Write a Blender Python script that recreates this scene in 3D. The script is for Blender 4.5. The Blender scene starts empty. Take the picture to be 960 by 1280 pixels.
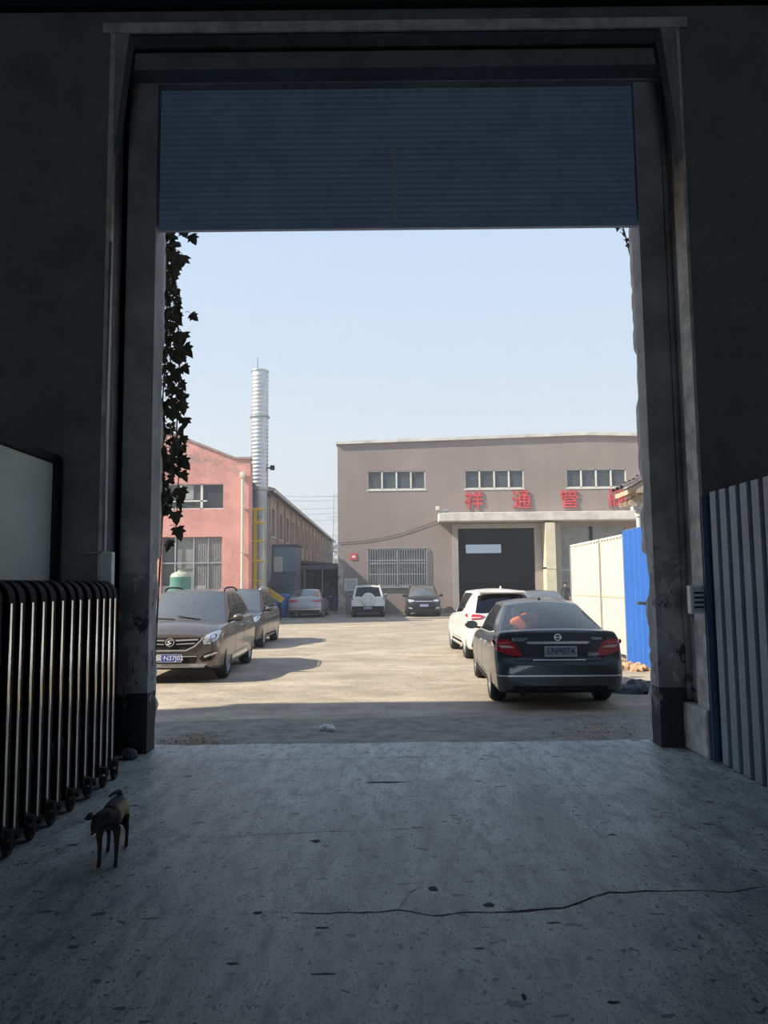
import bpy, bmesh, math, random
from mathutils import Vector, Matrix, Euler
from mathutils.bvhtree import BVHTree
from mathutils import noise as mnoise
PI = math.pi
S = bpy.context.scene
COL = S.collection
random.seed(7)

# ------------------------------------------------------------------ camera, sky, sun, exposure
cam_d = bpy.data.cameras.new('camera'); cam = bpy.data.objects.new('camera', cam_d); COL.objects.link(cam)
cam_d.sensor_fit = 'VERTICAL'; cam_d.sensor_height = 36.0; cam_d.lens = 36.0*960/1280
cam_d.clip_start = 0.05; cam_d.clip_end = 600
pitch = math.atan(90/960); roll = math.radians(0.6)
fw = Vector((0, math.cos(pitch), math.sin(pitch))); up = Vector((0, -math.sin(pitch), math.cos(pitch))); rt = Vector((1, 0, 0))
r2 = math.cos(roll)*rt - math.sin(roll)*up; u2 = math.sin(roll)*rt + math.cos(roll)*up
cam.matrix_world = Matrix(((r2.x, u2.x, -fw.x, 0), (r2.y, u2.y, -fw.y, 0), (r2.z, u2.z, -fw.z, 1.68), (0, 0, 0, 1)))
S.camera = cam
S.view_settings.view_transform = 'Standard'; S.view_settings.look = 'None'
S.view_settings.gamma = 1; S.view_settings.use_curve_mapping = False
S.view_settings.exposure = 0.38
w = bpy.data.worlds.new('sky'); S.world = w; w.use_nodes = True
nt = w.node_tree; bg = nt.nodes['Background']
tc = nt.nodes.new('ShaderNodeTexCoord'); sp = nt.nodes.new('ShaderNodeSeparateXYZ'); rp = nt.nodes.new('ShaderNodeValToRGB')
nt.links.new(tc.outputs['Generated'], sp.inputs[0]); nt.links.new(sp.outputs['Z'], rp.inputs[0]); nt.links.new(rp.outputs[0], bg.inputs[0])
e = rp.color_ramp.elements
e[0].position = 0.0; e[0].color = (.72, .77, .80, 1)
e[1].position = 1.0; e[1].color = (.30, .45, .78, 1)
for p, c in ((.12, (.72, .79, .84, 1)), (.28, (.61, .74, .89, 1)), (.43, (.54, .70, .90, 1))):
    q = e.new(p); q.color = c
bg.inputs[1].default_value = .79
sd = bpy.data.lights.new('sun', 'SUN'); sun = bpy.data.objects.new('sun', sd); COL.objects.link(sun)
sd.energy = 6.0; sd.angle = math.radians(0.8); sd.color = (1, .90, .76)
sun.rotation_euler = Vector((1.1, .34, -1.0)).to_track_quat('-Z', 'Y').to_euler()
# added soft fill lamp behind the camera, standing in for an unseen doorway
ad = bpy.data.lights.new('rear_fill_light', 'AREA'); al = bpy.data.objects.new('rear_fill_light', ad); COL.objects.link(al)
ad.shape = 'RECTANGLE'; ad.size = 9; ad.size_y = 5; ad.energy = 390; ad.color = (.75, .88, 1)
al.location = (0, -21.8, 2.6); al.rotation_euler = (PI/2, 0, 0)

# ------------------------------------------------------------------ materials
MATS = {}
def mat(name, col, rough=.7, metal=0, var=.0, scale=3., bump=0., bscale=None, spec=.5, coat=0, emit=None, stretch=(1, 1, 1), var2=None, ior=None):
    if name in MATS: return MATS[name]
    m = bpy.data.materials.new(name); m.use_nodes = True; MATS[name] = m
    n = m.node_tree; b = n.nodes['Principled BSDF']
    b.inputs['Base Color'].default_value = (*col, 1); b.inputs['Roughness'].default_value = rough
    b.inputs['Metallic'].default_value = metal; b.inputs['Specular IOR Level'].default_value = spec
    b.inputs['Coat Weight'].default_value = coat
    if emit: b.inputs['Emission Color'].default_value = (*emit[:3], 1); b.inputs['Emission Strength'].default_value = emit[3]
    if var or bump:
        tc = n.nodes.new('ShaderNodeTexCoord'); mp = n.nodes.new('ShaderNodeMapping'); mp.inputs['Scale'].default_value = stretch
        n.links.new(tc.outputs['Object'], mp.inputs[0])
        nz = n.nodes.new('ShaderNodeTexNoise'); nz.inputs['Scale'].default_value = scale; nz.inputs['Detail'].default_value = 8; nz.inputs['Roughness'].default_value = .62
        n.links.new(mp.outputs[0], nz.inputs['Vector'])
        if var:
            cr = n.nodes.new('ShaderNodeValToRGB'); n.links.new(nz.outputs['Fac'], cr.inputs[0])
            lo = tuple(max(0, c*(1-var)) for c in col); hi = var2 or tuple(min(1, c*(1+var)) for c in col)
            cr.color_ramp.elements[0].position = .33; cr.color_ramp.elements[0].color = (*lo, 1)
            cr.color_ramp.elements[1].position = .67; cr.color_ramp.elements[1].color = (*hi, 1)
            n.links.new(cr.outputs[0], b.inputs['Base Color'])
        if bump:
            bp = n.nodes.new('ShaderNodeBump'); bp.inputs['Strength'].default_value = bump; bp.inputs['Distance'].default_value = .02
            src = nz
            if bscale:
                src = n.nodes.new('ShaderNodeTexNoise'); src.inputs['Scale'].default_value = bscale; src.inputs['Detail'].default_value = 6
                n.links.new(mp.outputs[0], src.inputs['Vector'])
            n.links.new(src.outputs['Fac'], bp.inputs['Height']); n.links.new(bp.outputs[0], b.inputs['Normal'])
    return m
def mixin(m, fac_socket, colour):
    "lay a colour over the material's base colour by a factor"
    n = m.node_tree; b = n.nodes['Principled BSDF']; s = b.inputs['Base Color']
    mx = n.nodes.new('ShaderNodeMix'); mx.data_type = 'RGBA'
    if s.is_linked: n.links.new(s.links[0].from_socket, mx.inputs[6])
    else: mx.inputs[6].default_value = s.default_value
    mx.inputs[7].default_value = (*colour, 1)
    n.links.new(fac_socket, mx.inputs[0]); n.links.new(mx.outputs[2], s)
def ramp(n, sock, a, b_):
    r = n.nodes.new('ShaderNodeMapRange'); r.inputs[1].default_value = a; r.inputs[2].default_value = b_
    n.links.new(sock, r.inputs[0]); return r.outputs[0]
def math_(n, op, a, b_=None):
    q = n.nodes.new('ShaderNodeMath'); q.operation = op
    for i, s in enumerate((a, b_)):
        if s is None: continue
        if isinstance(s, (int, float)): q.inputs[i].default_value = s
        else: n.links.new(s, q.inputs[i])
    return q.outputs[0]
def noise_(n, scale, stretch=(1, 1, 1), detail=6, loc=(0, 0, 0), rough=.55):
    tc = n.nodes.new('ShaderNodeTexCoord'); mp = n.nodes.new('ShaderNodeMapping'); mp.inputs['Scale'].default_value = stretch; mp.inputs['Location'].default_value = loc
    nz = n.nodes.new('ShaderNodeTexNoise'); nz.inputs['Scale'].default_value = scale; nz.inputs['Detail'].default_value = detail; nz.inputs['Roughness'].default_value = rough
    n.links.new(tc.outputs['Object'], mp.inputs[0]); n.links.new(mp.outputs[0], nz.inputs['Vector']); return nz.outputs['Fac']
def zpos(n):
    tc = n.nodes.new('ShaderNodeNewGeometry'); sp = n.nodes.new('ShaderNodeSeparateXYZ'); n.links.new(tc.outputs['Position'], sp.inputs[0]); return sp.outputs
def glass(name, tint, refl=.9, rough=.02, ior=1.7, pale_veil=0):
    if name in MATS: return MATS[name]
    m = bpy.data.materials.new(name); m.use_nodes = True; MATS[name] = m; n = m.node_tree
    n.nodes.remove(n.nodes['Principled BSDF']); out = n.nodes['Material Output']
    t = n.nodes.new('ShaderNodeBsdfTransparent'); t.inputs[0].default_value = (*tint, 1)
    g = n.nodes.new('ShaderNodeBsdfGlossy'); g.inputs[0].default_value = (refl, refl, refl, 1); g.inputs[1].default_value = rough
    f = n.nodes.new('ShaderNodeFresnel'); f.inputs[0].default_value = ior
    mx = n.nodes.new('ShaderNodeMixShader'); n.links.new(f.outputs[0], mx.inputs[0]); n.links.new(t.outputs[0], mx.inputs[1]); n.links.new(g.outputs[0], mx.inputs[2])
    if pale_veil:  # pale diffuse share put in for bright sky reflection on the panes
        d = n.nodes.new('ShaderNodeBsdfDiffuse'); d.inputs[0].default_value = (.5, .52, .5, 1); m2 = n.nodes.new('ShaderNodeMixShader'); m2.inputs[0].default_value = pale_veil
        n.links.new(mx.outputs[0], m2.inputs[1]); n.links.new(d.outputs[0], m2.inputs[2]); mx = m2
    n.links.new(mx.outputs[0], out.inputs[0]); return m

# ------------------------------------------------------------------ mesh helpers
def link(name, me, m=None, parent=None, smooth=False, loc=None):
    o = bpy.data.objects.new(name, me); COL.objects.link(o)
    if m is not None:
        for q in (m if isinstance(m, (list, tuple)) else [m]): me.materials.append(q)
    if parent is not None: o.parent = parent
    if loc is not None: o.location = loc
    if smooth:
        for p in me.polygons: p.use_smooth = True
    return o
def obj(name, bm, m=None, parent=None, smooth=False, loc=None, auto=None):
    me = bpy.data.meshes.new(name); bm.normal_update(); bm.to_mesh(me); bm.free()
    o = link(name, me, m, parent, smooth or auto is not None, loc)
    if auto is not None: me.set_sharp_from_angle(angle=math.radians(auto))
    return o
def tag(o, label=None, cat=None, group=None, kind=None):
    if label: o['label'] = label
    if cat: o['category'] = cat
    if group: o['group'] = group
    if kind: o['kind'] = kind
    return o
def empty(name, loc=(0, 0, 0), rz=0, label=None, cat=None, group=None):
    o = bpy.data.objects.new(name, None); COL.objects.link(o); o.location = loc; o.rotation_euler = (0, 0, rz); o.empty_display_size = .1
    return tag(o, label, cat, group)
def box(bm, x0, x1, y0, y1, z0, z1, mi=0, M=None, bev=0):
    vs = [Vector((x, y, z)) for z in (z0, z1) for y in (y0, y1) for x in (x0, x1)]
    if M: vs = [M @ v for v in vs]
    v = [bm.verts.new(q) for q in vs]; fs = []
    for f in ((0, 2, 3, 1), (4, 5, 7, 6), (0, 1, 5, 4), (2, 6, 7, 3), (0, 4, 6, 2), (1, 3, 7, 5)):
        fc = bm.faces.new([v[i] for i in f]); fc.material_index = mi; fs.append(fc)
    if bev:
        es = list({e for f in fs for e in f.edges}); bmesh.ops.bevel(bm, geom=es, offset=bev, segments=2, affect='EDGES', profile=.5)
    return v
def tube(bm, pts, r, seg=8, mi=0, cap=True):
    pts = [Vector(p) for p in pts]; rings = []
    rr = r if isinstance(r, (list, tuple)) else [r]*len(pts)
    ref = None
    for i, p in enumerate(pts):
        d = (pts[min(i+1, len(pts)-1)] - pts[max(i-1, 0)]).normalized()
        if ref is None: ref = d.orthogonal().normalized()
        ref = (ref - d*ref.dot(d)); ref = ref.normalized() if ref.length > 1e-5 else d.orthogonal().normalized()
        b = d.cross(ref)
        rings.append([bm.verts.new(p + rr[i]*(math.cos(2*PI*k/seg)*ref + math.sin(2*PI*k/seg)*b)) for k in range(seg)])
    for a, b in zip(rings, rings[1:]):
        for k in range(seg):
            f = bm.faces.new((a[k], a[(k+1) % seg], b[(k+1) % seg], b[k])); f.material_index = mi
    if cap and seg > 2:
        f = bm.faces.new(rings[0][::-1]); f.material_index = mi; f = bm.faces.new(rings[-1]); f.material_index = mi
def lathe(bm, prof, axis='Z', seg=24, M=None, mi=0, close=False):
    rings = []
    for r, h in prof:
        ring = []
        for k in range(seg):
            a = 2*PI*k/seg; c, s = r*math.cos(a), r*math.sin(a)
            v = Vector((c, s, h)) if axis == 'Z' else Vector((h, c, s)) if axis == 'X' else Vector((c, h, s))
            if M: v = M @ v
            ring.append(bm.verts.new(v))
        rings.append(ring)
    for a, b in zip(rings, rings[1:] + ([rings[0]] if close else [])):
        for k in range(seg):
            f = bm.faces.new((a[k], a[(k+1) % seg], b[(k+1) % seg], b[k])); f.material_index = mi
    if not close:
        for q in (rings[0][::-1], rings[-1]):
            f = bm.faces.new(q); f.material_index = mi
    bmesh.ops.recalc_face_normals(bm, faces=bm.faces)
def prism(bm, poly, y0, y1, mi=0, axis='Y'):
    "polygon in the XZ plane (axis Y), YZ plane (axis X) or XY plane (axis Z) pushed between two levels"
    def P(a, b, h): return (a, h, b) if axis == 'Y' else (h, a, b) if axis == 'X' else (a, b, h)
    A = [bm.verts.new(P(a, b, y0)) for a, b in poly]; B = [bm.verts.new(P(a, b, y1)) for a, b in poly]
    fs = [bm.faces.new(A), bm.faces.new(B[::-1])]; n = len(poly)
    for i in range(n): fs.append(bm.faces.new((A[i], B[i], B[(i+1) % n], A[(i+1) % n])))
    for f in fs: f.material_index = mi
    bmesh.ops.recalc_face_normals(bm, faces=fs)
def holes(bm, x0, x1, z0, z1, hs, y0, y1, axis='Y'):
    "a wall slab with rectangular openings (a0,a1,z0,z1)"
    xs = sorted({x0, x1, *[h[0] for h in hs], *[h[1] for h in hs]}); zs = sorted({z0, z1, *[h[2] for h in hs], *[h[3] for h in hs]})
    xs = [x for x in xs if x0 <= x <= x1]; zs = [z for z in zs if z0 <= z <= z1]
    inside = lambda i, j: 0 <= i < len(xs)-1 and 0 <= j < len(zs)-1 and not any(h[0]-1e-6 <= xs[i] and xs[i+1] <= h[1]+1e-6 and h[2]-1e-6 <= zs[j] and zs[j+1] <= h[3]+1e-6 for h in hs)
    def P(a, b, h): return (a, h, b) if axis == 'Y' else (h, a, b)
    vc = {}
    def V(i, j, s):
        if (i, j, s) not in vc: vc[(i, j, s)] = bm.verts.new(P(xs[i], zs[j], (y0, y1)[s]))
        return vc[(i, j, s)]
    fs = []
    for i in range(len(xs)-1):
        for j in range(len(zs)-1):
            if not inside(i, j): continue
            fs.append(bm.faces.new((V(i, j, 0), V(i+1, j, 0), V(i+1, j+1, 0), V(i, j+1, 0))))
            fs.append(bm.faces.new((V(i, j, 1), V(i, j+1, 1), V(i+1, j+1, 1), V(i+1, j, 1))))
            for (di, dj, a, b) in ((-1, 0, (i, j), (i, j+1)), (1, 0, (i+1, j+1), (i+1, j)), (0, -1, (i+1, j), (i, j)), (0, 1, (i, j+1), (i+1, j+1))):
                if not inside(i+di, j+dj): fs.append(bm.faces.new((V(*a, 0), V(*b, 0), V(*b, 1), V(*a, 1))))
    bmesh.ops.recalc_face_normals(bm, faces=fs)
def evaluate(o):
    dg = bpy.context.evaluated_depsgraph_get(); dg.update()
    me = bpy.data.meshes.new_from_object(o.evaluated_get(dg)); o.modifiers.clear(); o.data = me; return o
def copy_tree(o, parent=None):
    c = o.copy(); COL.objects.link(c)
    if parent is not None: c.parent = parent
    for ch in list(o.children): copy_tree(ch, c)
    return c
def text_mesh(name, s, size, m, parent=None, thick=.01, M=None, bold=0, ax='CENTER'):
    cu = bpy.data.curves.new(name, 'FONT'); cu.body = s; cu.size = size; cu.align_x = ax; cu.align_y = 'CENTER'; cu.extrude = thick; cu.offset = bold
    t = bpy.data.objects.new(name, cu); COL.objects.link(t)
    dg = bpy.context.evaluated_depsgraph_get(); dg.update()
    me = bpy.data.meshes.new_from_object(t.evaluated_get(dg)); bpy.data.objects.remove(t); bpy.data.curves.remove(cu)
    if M: me.transform(M)
    me.materials.clear()
    return link(name, me, m, parent)
FACE_CAM = Matrix.Rotation(PI/2, 4, 'X')          # text that faces -Y
# ------------------------------------------------------------------ palette
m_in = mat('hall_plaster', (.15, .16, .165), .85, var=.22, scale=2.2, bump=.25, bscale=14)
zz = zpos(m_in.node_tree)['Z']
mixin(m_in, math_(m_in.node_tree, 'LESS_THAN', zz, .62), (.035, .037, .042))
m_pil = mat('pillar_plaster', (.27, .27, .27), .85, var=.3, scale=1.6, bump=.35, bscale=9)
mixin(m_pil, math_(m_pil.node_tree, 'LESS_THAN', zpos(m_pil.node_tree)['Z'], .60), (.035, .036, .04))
n = m_pil.node_tree; zq = zpos(n)['Z']
band = math_(n, 'MULTIPLY', ramp(n, zq, .3, .8), ramp(n, zq, 2.6, 1.6))
mixin(m_pil, math_(n, 'MULTIPLY', band, ramp(n, noise_(n, 3.2, (1, 1, .8), 6, (2, 5, 1), .65), .54, .56)), (.44, .43, .41))
mixin(m_pil, math_(n, 'MULTIPLY', band, ramp(n, noise_(n, 4.5, (1, 1, .6), 6, (7, 5, 3), .7), .59, .61)), (.07, .07, .075))
m_edge = mat('bare_render', (.47, .45, .42), .9, var=.35, scale=5, bump=.6, bscale=18)
m_floor = mat('hall_concrete', (.46, .50, .465), .48, var=.32, scale=1.3, bump=.10, bscale=30, stretch=(1.6, .45, 1), spec=.45)
n = m_floor.node_tree
mixin(m_floor, ramp(n, noise_(n, 9, (1, .30, 1), 9, rough=.78), .46, .62), (.19, .205, .21))
mixin(m_floor, ramp(n, noise_(n, 60, (1, .5, 1), 4, (5, 1, 0), .75), .53, .62), (.13, .14, .145))
mixin(m_floor, ramp(n, noise_(n, 2.2, (1, .6, 1), 9, (2, 8, 0), .75), .55, .66), (.52, .54, .52))
mixin(m_floor, ramp(n, noise_(n, 7, (1, 1.6, 1), 4, (3, 1, 0), .5), .655, .67), (.045, .048, .05))
mixin(m_floor, ramp(n, noise_(n, 26, (1, .55, 1), 3, (8, 4, 0), .6), .635, .65), (.06, .06, .065))
mixin(m_floor, ramp(n, noise_(n, 16, (1, 1, 1), 2, (1, 9, 0)), .765, .78), (.62, .62, .60))
m_yard = mat('yard_concrete', (.37, .31, .235), .9, var=.22, scale=1.2, bump=.6, bscale=22, stretch=(.9, 1.1, 1), spec=.2)
n = m_yard.node_tree
mixin(m_yard, ramp(n, noise_(n, 3.5, (1, 1.5, 1), 9, (2, 2, 0), .75), .52, .66), (.27, .235, .19))
mixin(m_yard, ramp(n, noise_(n, 30, (1, 1, 1), 4, (5, 2, 0), .7), .60, .68), (.14, .13, .12))
mixin(m_yard, ramp(n, noise_(n, .5, (.8, 1.2, 1), 8, (7, 2, 0), .7), .50, .64), (.50, .43, .33))
mixin(m_yard, ramp(n, noise_(n, 12, (1, 1, 1), 6, (3, 7, 0), .8), .54, .66), (.22, .20, .17))
m_thr = mat('worn_asphalt', (.25, .235, .21), .9, var=.3, scale=6, bump=.7, bscale=35, spec=.2)
n = m_thr.node_tree
mixin(m_thr, ramp(n, noise_(n, 2.2, (1, 1.4, 1), 8, (2, 6, 0), .7), .5, .66), (.34, .31, .26))
m_shut = mat('glare_tinted_shutter', (.25, .34, .50), .5, var=.12, scale=2, metal=0)  # blue of the lens glare is put into the shutter's colour
m_dark = mat('black_steel', (.014, .015, .017), .7, spec=.2)
m_rubber = mat('tyre_rubber', (.022, .022, .023), .85)
m_chrome = mat('polished_steel', (.86, .85, .83), .28, metal=.75)
m_dull = mat('galvanised_steel', (.42, .44, .45), .5, metal=.6, var=.12, scale=8)
m_white = mat('cream_white_paint', (.72, .70, .64), .7, var=.12, scale=4)
m_brown = mat('taupe_render', (.31, .258, .240), .92, var=.10, scale=.35, bump=.15, bscale=10, spec=.2)
n = m_brown.node_tree
mixin(m_brown, ramp(n, noise_(n, .9, (1.2, 1, .35), 8, (0, 3, 5), .7), .56, .72), (.27, .228, .215))
m_capw = mat('weathered_white_concrete', (.62, .60, .55), .85, var=.22, scale=1.5)
m_pink = mat('faded_pink_render', (.68, .34, .30), .9, var=.16, scale=.9, bump=.2, bscale=12, spec=.2)
n = m_pink.node_tree
mixin(m_pink, ramp(n, noise_(n, 1.6, (1, 1, .6), 9, (4, 3, 1), .75), .56, .68), (.50, .27, .24))
mixin(m_pink, math_(n, 'MULTIPLY', ramp(n, zpos(n)['Z'], 6.0, 7.4), ramp(n, noise_(n, 2.2, (1, 1, 1.4), 9, (9, 3, 1), .8), .46, .60)), (.33, .25, .235))
m_wglass = mat('dusty_window_glass', (.07, .085, .095), .25, var=.35, scale=1.2, spec=.6)
m_steelgrey = mat('grey_door_sheet', (.25, .26, .255), .75, var=.18, scale=1.5)
m_blue = mat('blue_sheet_metal', (.03, .15, .50), .55, var=.06, scale=2)
m_hoard = mat('slate_blue_sheet_metal', (.24, .29, .33), .5, var=.12, scale=2.5)
m_fence = mat('cream_panel', (.66, .61, .50), .8, var=.08, scale=2.5)
n = m_fence.node_tree
mixin(m_fence, ramp(n, noise_(n, 3, (1, 2.2, .35), 7, (0, 3, 0), .7), .60, .72), (.56, .44, .30))
m_yel = mat('yellow_paint', (.72, .50, .06), .6, var=.15, scale=5)
m_red = mat('faded_red_paint', (.62, .07, .075), .7, var=.25, scale=3)
m_brick = mat('old_taupe_brick', (.42, .37, .33), .92, var=.2, scale=1.1, bump=.2)
m_roof = mat('dark_roof_sheet', (.12, .12, .125), .8, var=.2, scale=2)
m_leaf = mat('dry_dark_leaf', (.055, .065, .045), .8, var=.35, scale=14, var2=(.10, .085, .05))
m_stem = mat('vine_bark', (.10, .075, .055), .9)
m_black = mat('matt_black', (.012, .012, .013), .8)
m_slate = mat('blue_grey_shed_sheet', (.20, .25, .31), .7, var=.12, scale=1.5)
m_tarp = mat('blue_tarpaulin', (.05, .17, .50), .6, var=.2, scale=3)
m_green = mat('green_tank_plastic', (.09, .24, .20), .5, var=.1, scale=2)

# ------------------------------------------------------------------ hall shell
def struct(name, bm, m, label=None, **k):
    o = obj(name, bm, m, **k); o['kind'] = 'structure'
    if label: o['label'] = label
    return o
bm = bmesh.new()                                   # the hall slab with a ragged outer edge
N = 90; x0, x1 = -12, 12
top = [bm.verts.new((x0, -22, 0)), bm.verts.new((x1, -22, 0))]
edge = []
for i in range(N+1):
    x = x0 + (x1-x0)*i/N
    edge.append((x, 8.36 + .05*mnoise.noise(Vector((x*1.3, 0, 0))) + .02*mnoise.noise(Vector((x*7, 3, 0)))))
ev = [bm.verts.new((x, y, 0)) for x, y in edge]; lv = [bm.verts.new((x, y+.05, -.06)) for x, y in edge]
bm.faces.new([top[0], top[1]] + ev[::-1])
for i in range(N): bm.faces.new((ev[i], ev[i+1], lv[i+1], lv[i]))
fl = struct('floor', bm, m_floor)
def crack(pts, wdt, name='crack', jag=.03, seed=1, mt=None):
    "a thin open crack in the slab, a hair above it"
    rnd = random.Random(seed); P = []
    for (a, b) in zip(pts, pts[1:]):
        n_ = max(3, int(math.dist(a, b)/.05))
        for k in range(n_): P.append((a[0]+(b[0]-a[0])*k/n_, a[1]+(b[1]-a[1])*k/n_))
    P.append(pts[-1]); bm = bmesh.new(); L = []
    for i, (x, y) in enumerate(P):
        t = i/(len(P)-1); ww = wdt*(.35+1.1*rnd.random())*min(1, 6*t+.15, 6*(1-t)+.15); y += jag*mnoise.noise(Vector((x*4+seed, seed, 0))) + .012*(rnd.random()-.5)
        L.append((bm.verts.new((x, y-ww, .0015)), bm.verts.new((x, y+ww, .0015))))
    for a, b in zip(L, L[1:]): bm.faces.new((a[0], b[0], b[1], a[1]))
    return obj(name, bm, mt or m_black, fl)
crack([(-.68, 4.14), (-.2, 4.12), (.05, 4.14), (.22, 4.07), (.38, 4.10), (.62, 4.12), (.9, 4.15), (1.2, 4.34), (1.55, 4.36), (1.85, 4.34), (2.2, 4.44)], .0055, seed=3)
crack([(.55, 4.11), (.62, 4.11), (.9, 4.15), (1.2, 4.335), (1.5, 4.355)], .006, seed=5)
crack([(-1.65, 5.35), (-.9, 5.36), (-.5, 5.42), (.0, 5.45), (.4, 5.46)], .0028, seed=8)
crack([(-.42, 5.6), (-.36, 5.85), (-.22, 6.2)], .003, seed=9)
crack([(.05, 4.14), (.12, 4.35), (.2, 4.45)], .004, seed=12)
crack([(-2.3, 7.55), (-1.0, 7.62), (1.2, 7.7), (2.4, 7.72)], .003, seed=14)
def patch(cx, cy, rx, ry, seed):
    rnd = random.Random(seed); bm = bmesh.new(); k_ = 16
    bm.faces.new([bm.verts.new((cx+rx*math.cos(2*PI*k/k_)*(.6+.5*rnd.random()), cy+ry*math.sin(2*PI*k/k_)*(.6+.5*rnd.random()), .0012)) for k in range(k_)])
    obj('stain', bm, m_black, fl)
for a in ((-.67, 4.13, .03, .022, 1), (-.47, 5.23, .035, .04, 2), (.25, 4.42, .03, .04, 3), (.53, 4.20, .035, .035, 4), (-.33, 3.95, .04, .012, 5), (.0, 6.72, .22, .03, 6),
          (.42, 3.72, .03, .01, 7), (.82, 3.98, .05, .008, 8), (.55, 3.3, .012, .03, 9), (.9, 3.25, .03, .012, 10), (-.28, 3.5, .06, .008, 11), (-.7, 3.6, .04, .01, 12), (.3, 3.1, .03, .015, 13), (1.5, 5.3, .03, .02, 14)): patch(*a)

bm = bmesh.new()
box(bm, -60, 60, 8.30, 160, -.30, -.055)
yard = struct('yard_ground', bm, m_yard)
bm = bmesh.new()                                   # strip of worn asphalt just outside the gateway
N = 60; A = []; B = []
for i in range(N+1):
    x = -9 + 18*i/N
    A.append(bm.verts.new((x, 8.32, -.048))); B.append(bm.verts.new((x, 10.2 + .5*mnoise.noise(Vector((x*.5, 7, 0))) + .15*mnoise.noise(Vector((x*2.5, 2, 0))), -.052)))
for i in range(N): bm.faces.new((A[i], A[i+1], B[i+1], B[i]))
struct('asphalt_apron', bm, m_thr)

OL, OR, OT = -2.75, 3.08, 7.37                      # inner (near) opening
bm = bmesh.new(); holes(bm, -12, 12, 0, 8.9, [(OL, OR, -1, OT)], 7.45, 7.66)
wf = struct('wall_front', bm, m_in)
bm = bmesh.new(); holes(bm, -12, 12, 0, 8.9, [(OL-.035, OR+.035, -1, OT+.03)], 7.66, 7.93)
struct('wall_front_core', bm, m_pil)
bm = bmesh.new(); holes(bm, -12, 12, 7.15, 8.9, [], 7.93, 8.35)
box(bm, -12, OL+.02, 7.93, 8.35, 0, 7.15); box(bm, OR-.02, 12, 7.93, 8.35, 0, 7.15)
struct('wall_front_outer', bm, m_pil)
def jamb(name, xin, xout, y0, y1, side, seed):
    "one gateway pier, its outer edge chipped away in places"
    bm = bmesh.new(); rows = []; n_ = 150
    for i in range(n_+1):
        z = 7.15*i/n_
        c = max(0, mnoise.noise(Vector((z*2.1, seed, 0))))*.09 + max(0, mnoise.noise(Vector((z*9, seed, 4))))*.035
        if .5 < z < 2.0: c += .13*max(0, mnoise.noise(Vector((z*3.3, seed+2, 0)))+.1) + .05*abs(mnoise.noise(Vector((z*13, seed, 9)))) + .01
        c2 = c*.8 + .012*random.random()
        xi = xin
        P = [(xout, y0), (xi, y0), (xi, y0+.10), (xi, y1-.12-c2), (xi-side*c*.6, y1-.05-c2*.4), (xi-side*(c+.01), y1), (xout, y1)]
        rows.append([bm.verts.new((x, y, z)) for x, y in P])
    for a, b in zip(rows, rows[1:]):
        for k in range(len(a)):
            f = bm.faces.new((a[k], a[(k+1) % 7], b[(k+1) % 7], b[k])); f.material_index = 1 if k in (3, 4) else 0
    bm.faces.new(rows[0]); bm.faces.new(rows[-1][::-1]); bmesh.ops.recalc_face_normals(bm, faces=bm.faces)
    return struct(name, bm, [m_pil, m_edge])
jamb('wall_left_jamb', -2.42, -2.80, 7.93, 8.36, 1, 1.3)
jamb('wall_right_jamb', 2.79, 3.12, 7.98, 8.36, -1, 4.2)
bm = bmesh.new(); box(bm, -2.78, OR, 7.70, 7.93, 7.16, 7.35, bev=.01); struct('trim_1', bm, m_in)   # shutter housing behind the lintel
# pale edge strips round the near opening
bm = bmesh.new(); box(bm, OR-.012, OR+.02, 7.43, 7.70, .45, OT, bev=.004); struct('trim_2', bm, m_edge)
bm = bmesh.new(); box(bm, OL-.02, OL+.035, 7.425, 7.50, .0, OT, bev=.004); struct('trim_3', bm, m_edge)
bm = bmesh.new(); box(bm, OL-.1, OR+.1, 7.42, 7.47, OT, OT+.11, bev=.004); struct('trim_4', bm, m_edge)
bm = bmesh.new(); box(bm, -12, 12, 7.36, 7.46, 7.62, 7.66); box(bm, -12, 12, 7.40, 7.45, 7.70, 8.9); struct('trim_5', bm, m_dark)
bm = bmesh.new(); box(bm, OR-.06, OR+.12, 7.40, 7.98, 0, .46, bev=.02); struct('trim_6', bm, m_edge)    # pale concrete plinth
for k, s, X in ((7, 1, OL), (8, -1, OR)):                                                           # haunches under the lintel
    bm = bmesh.new(); prism(bm, [(X-s*.02, 7.37), (X+s*.17, 7.37), (X+s*.12, 6.9), (X+s*.02, 5.95), (X-s*.02, 5.9)], 7.44, 7.60); struct('trim_%d' % k, bm, m_pil)
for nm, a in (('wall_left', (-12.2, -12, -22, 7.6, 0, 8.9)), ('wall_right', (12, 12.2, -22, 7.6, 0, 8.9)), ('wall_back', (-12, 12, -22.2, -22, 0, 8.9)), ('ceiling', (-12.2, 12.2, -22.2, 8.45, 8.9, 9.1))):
    bm = bmesh.new(); box(bm, *a); struct(nm, bm, m_in)

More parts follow.
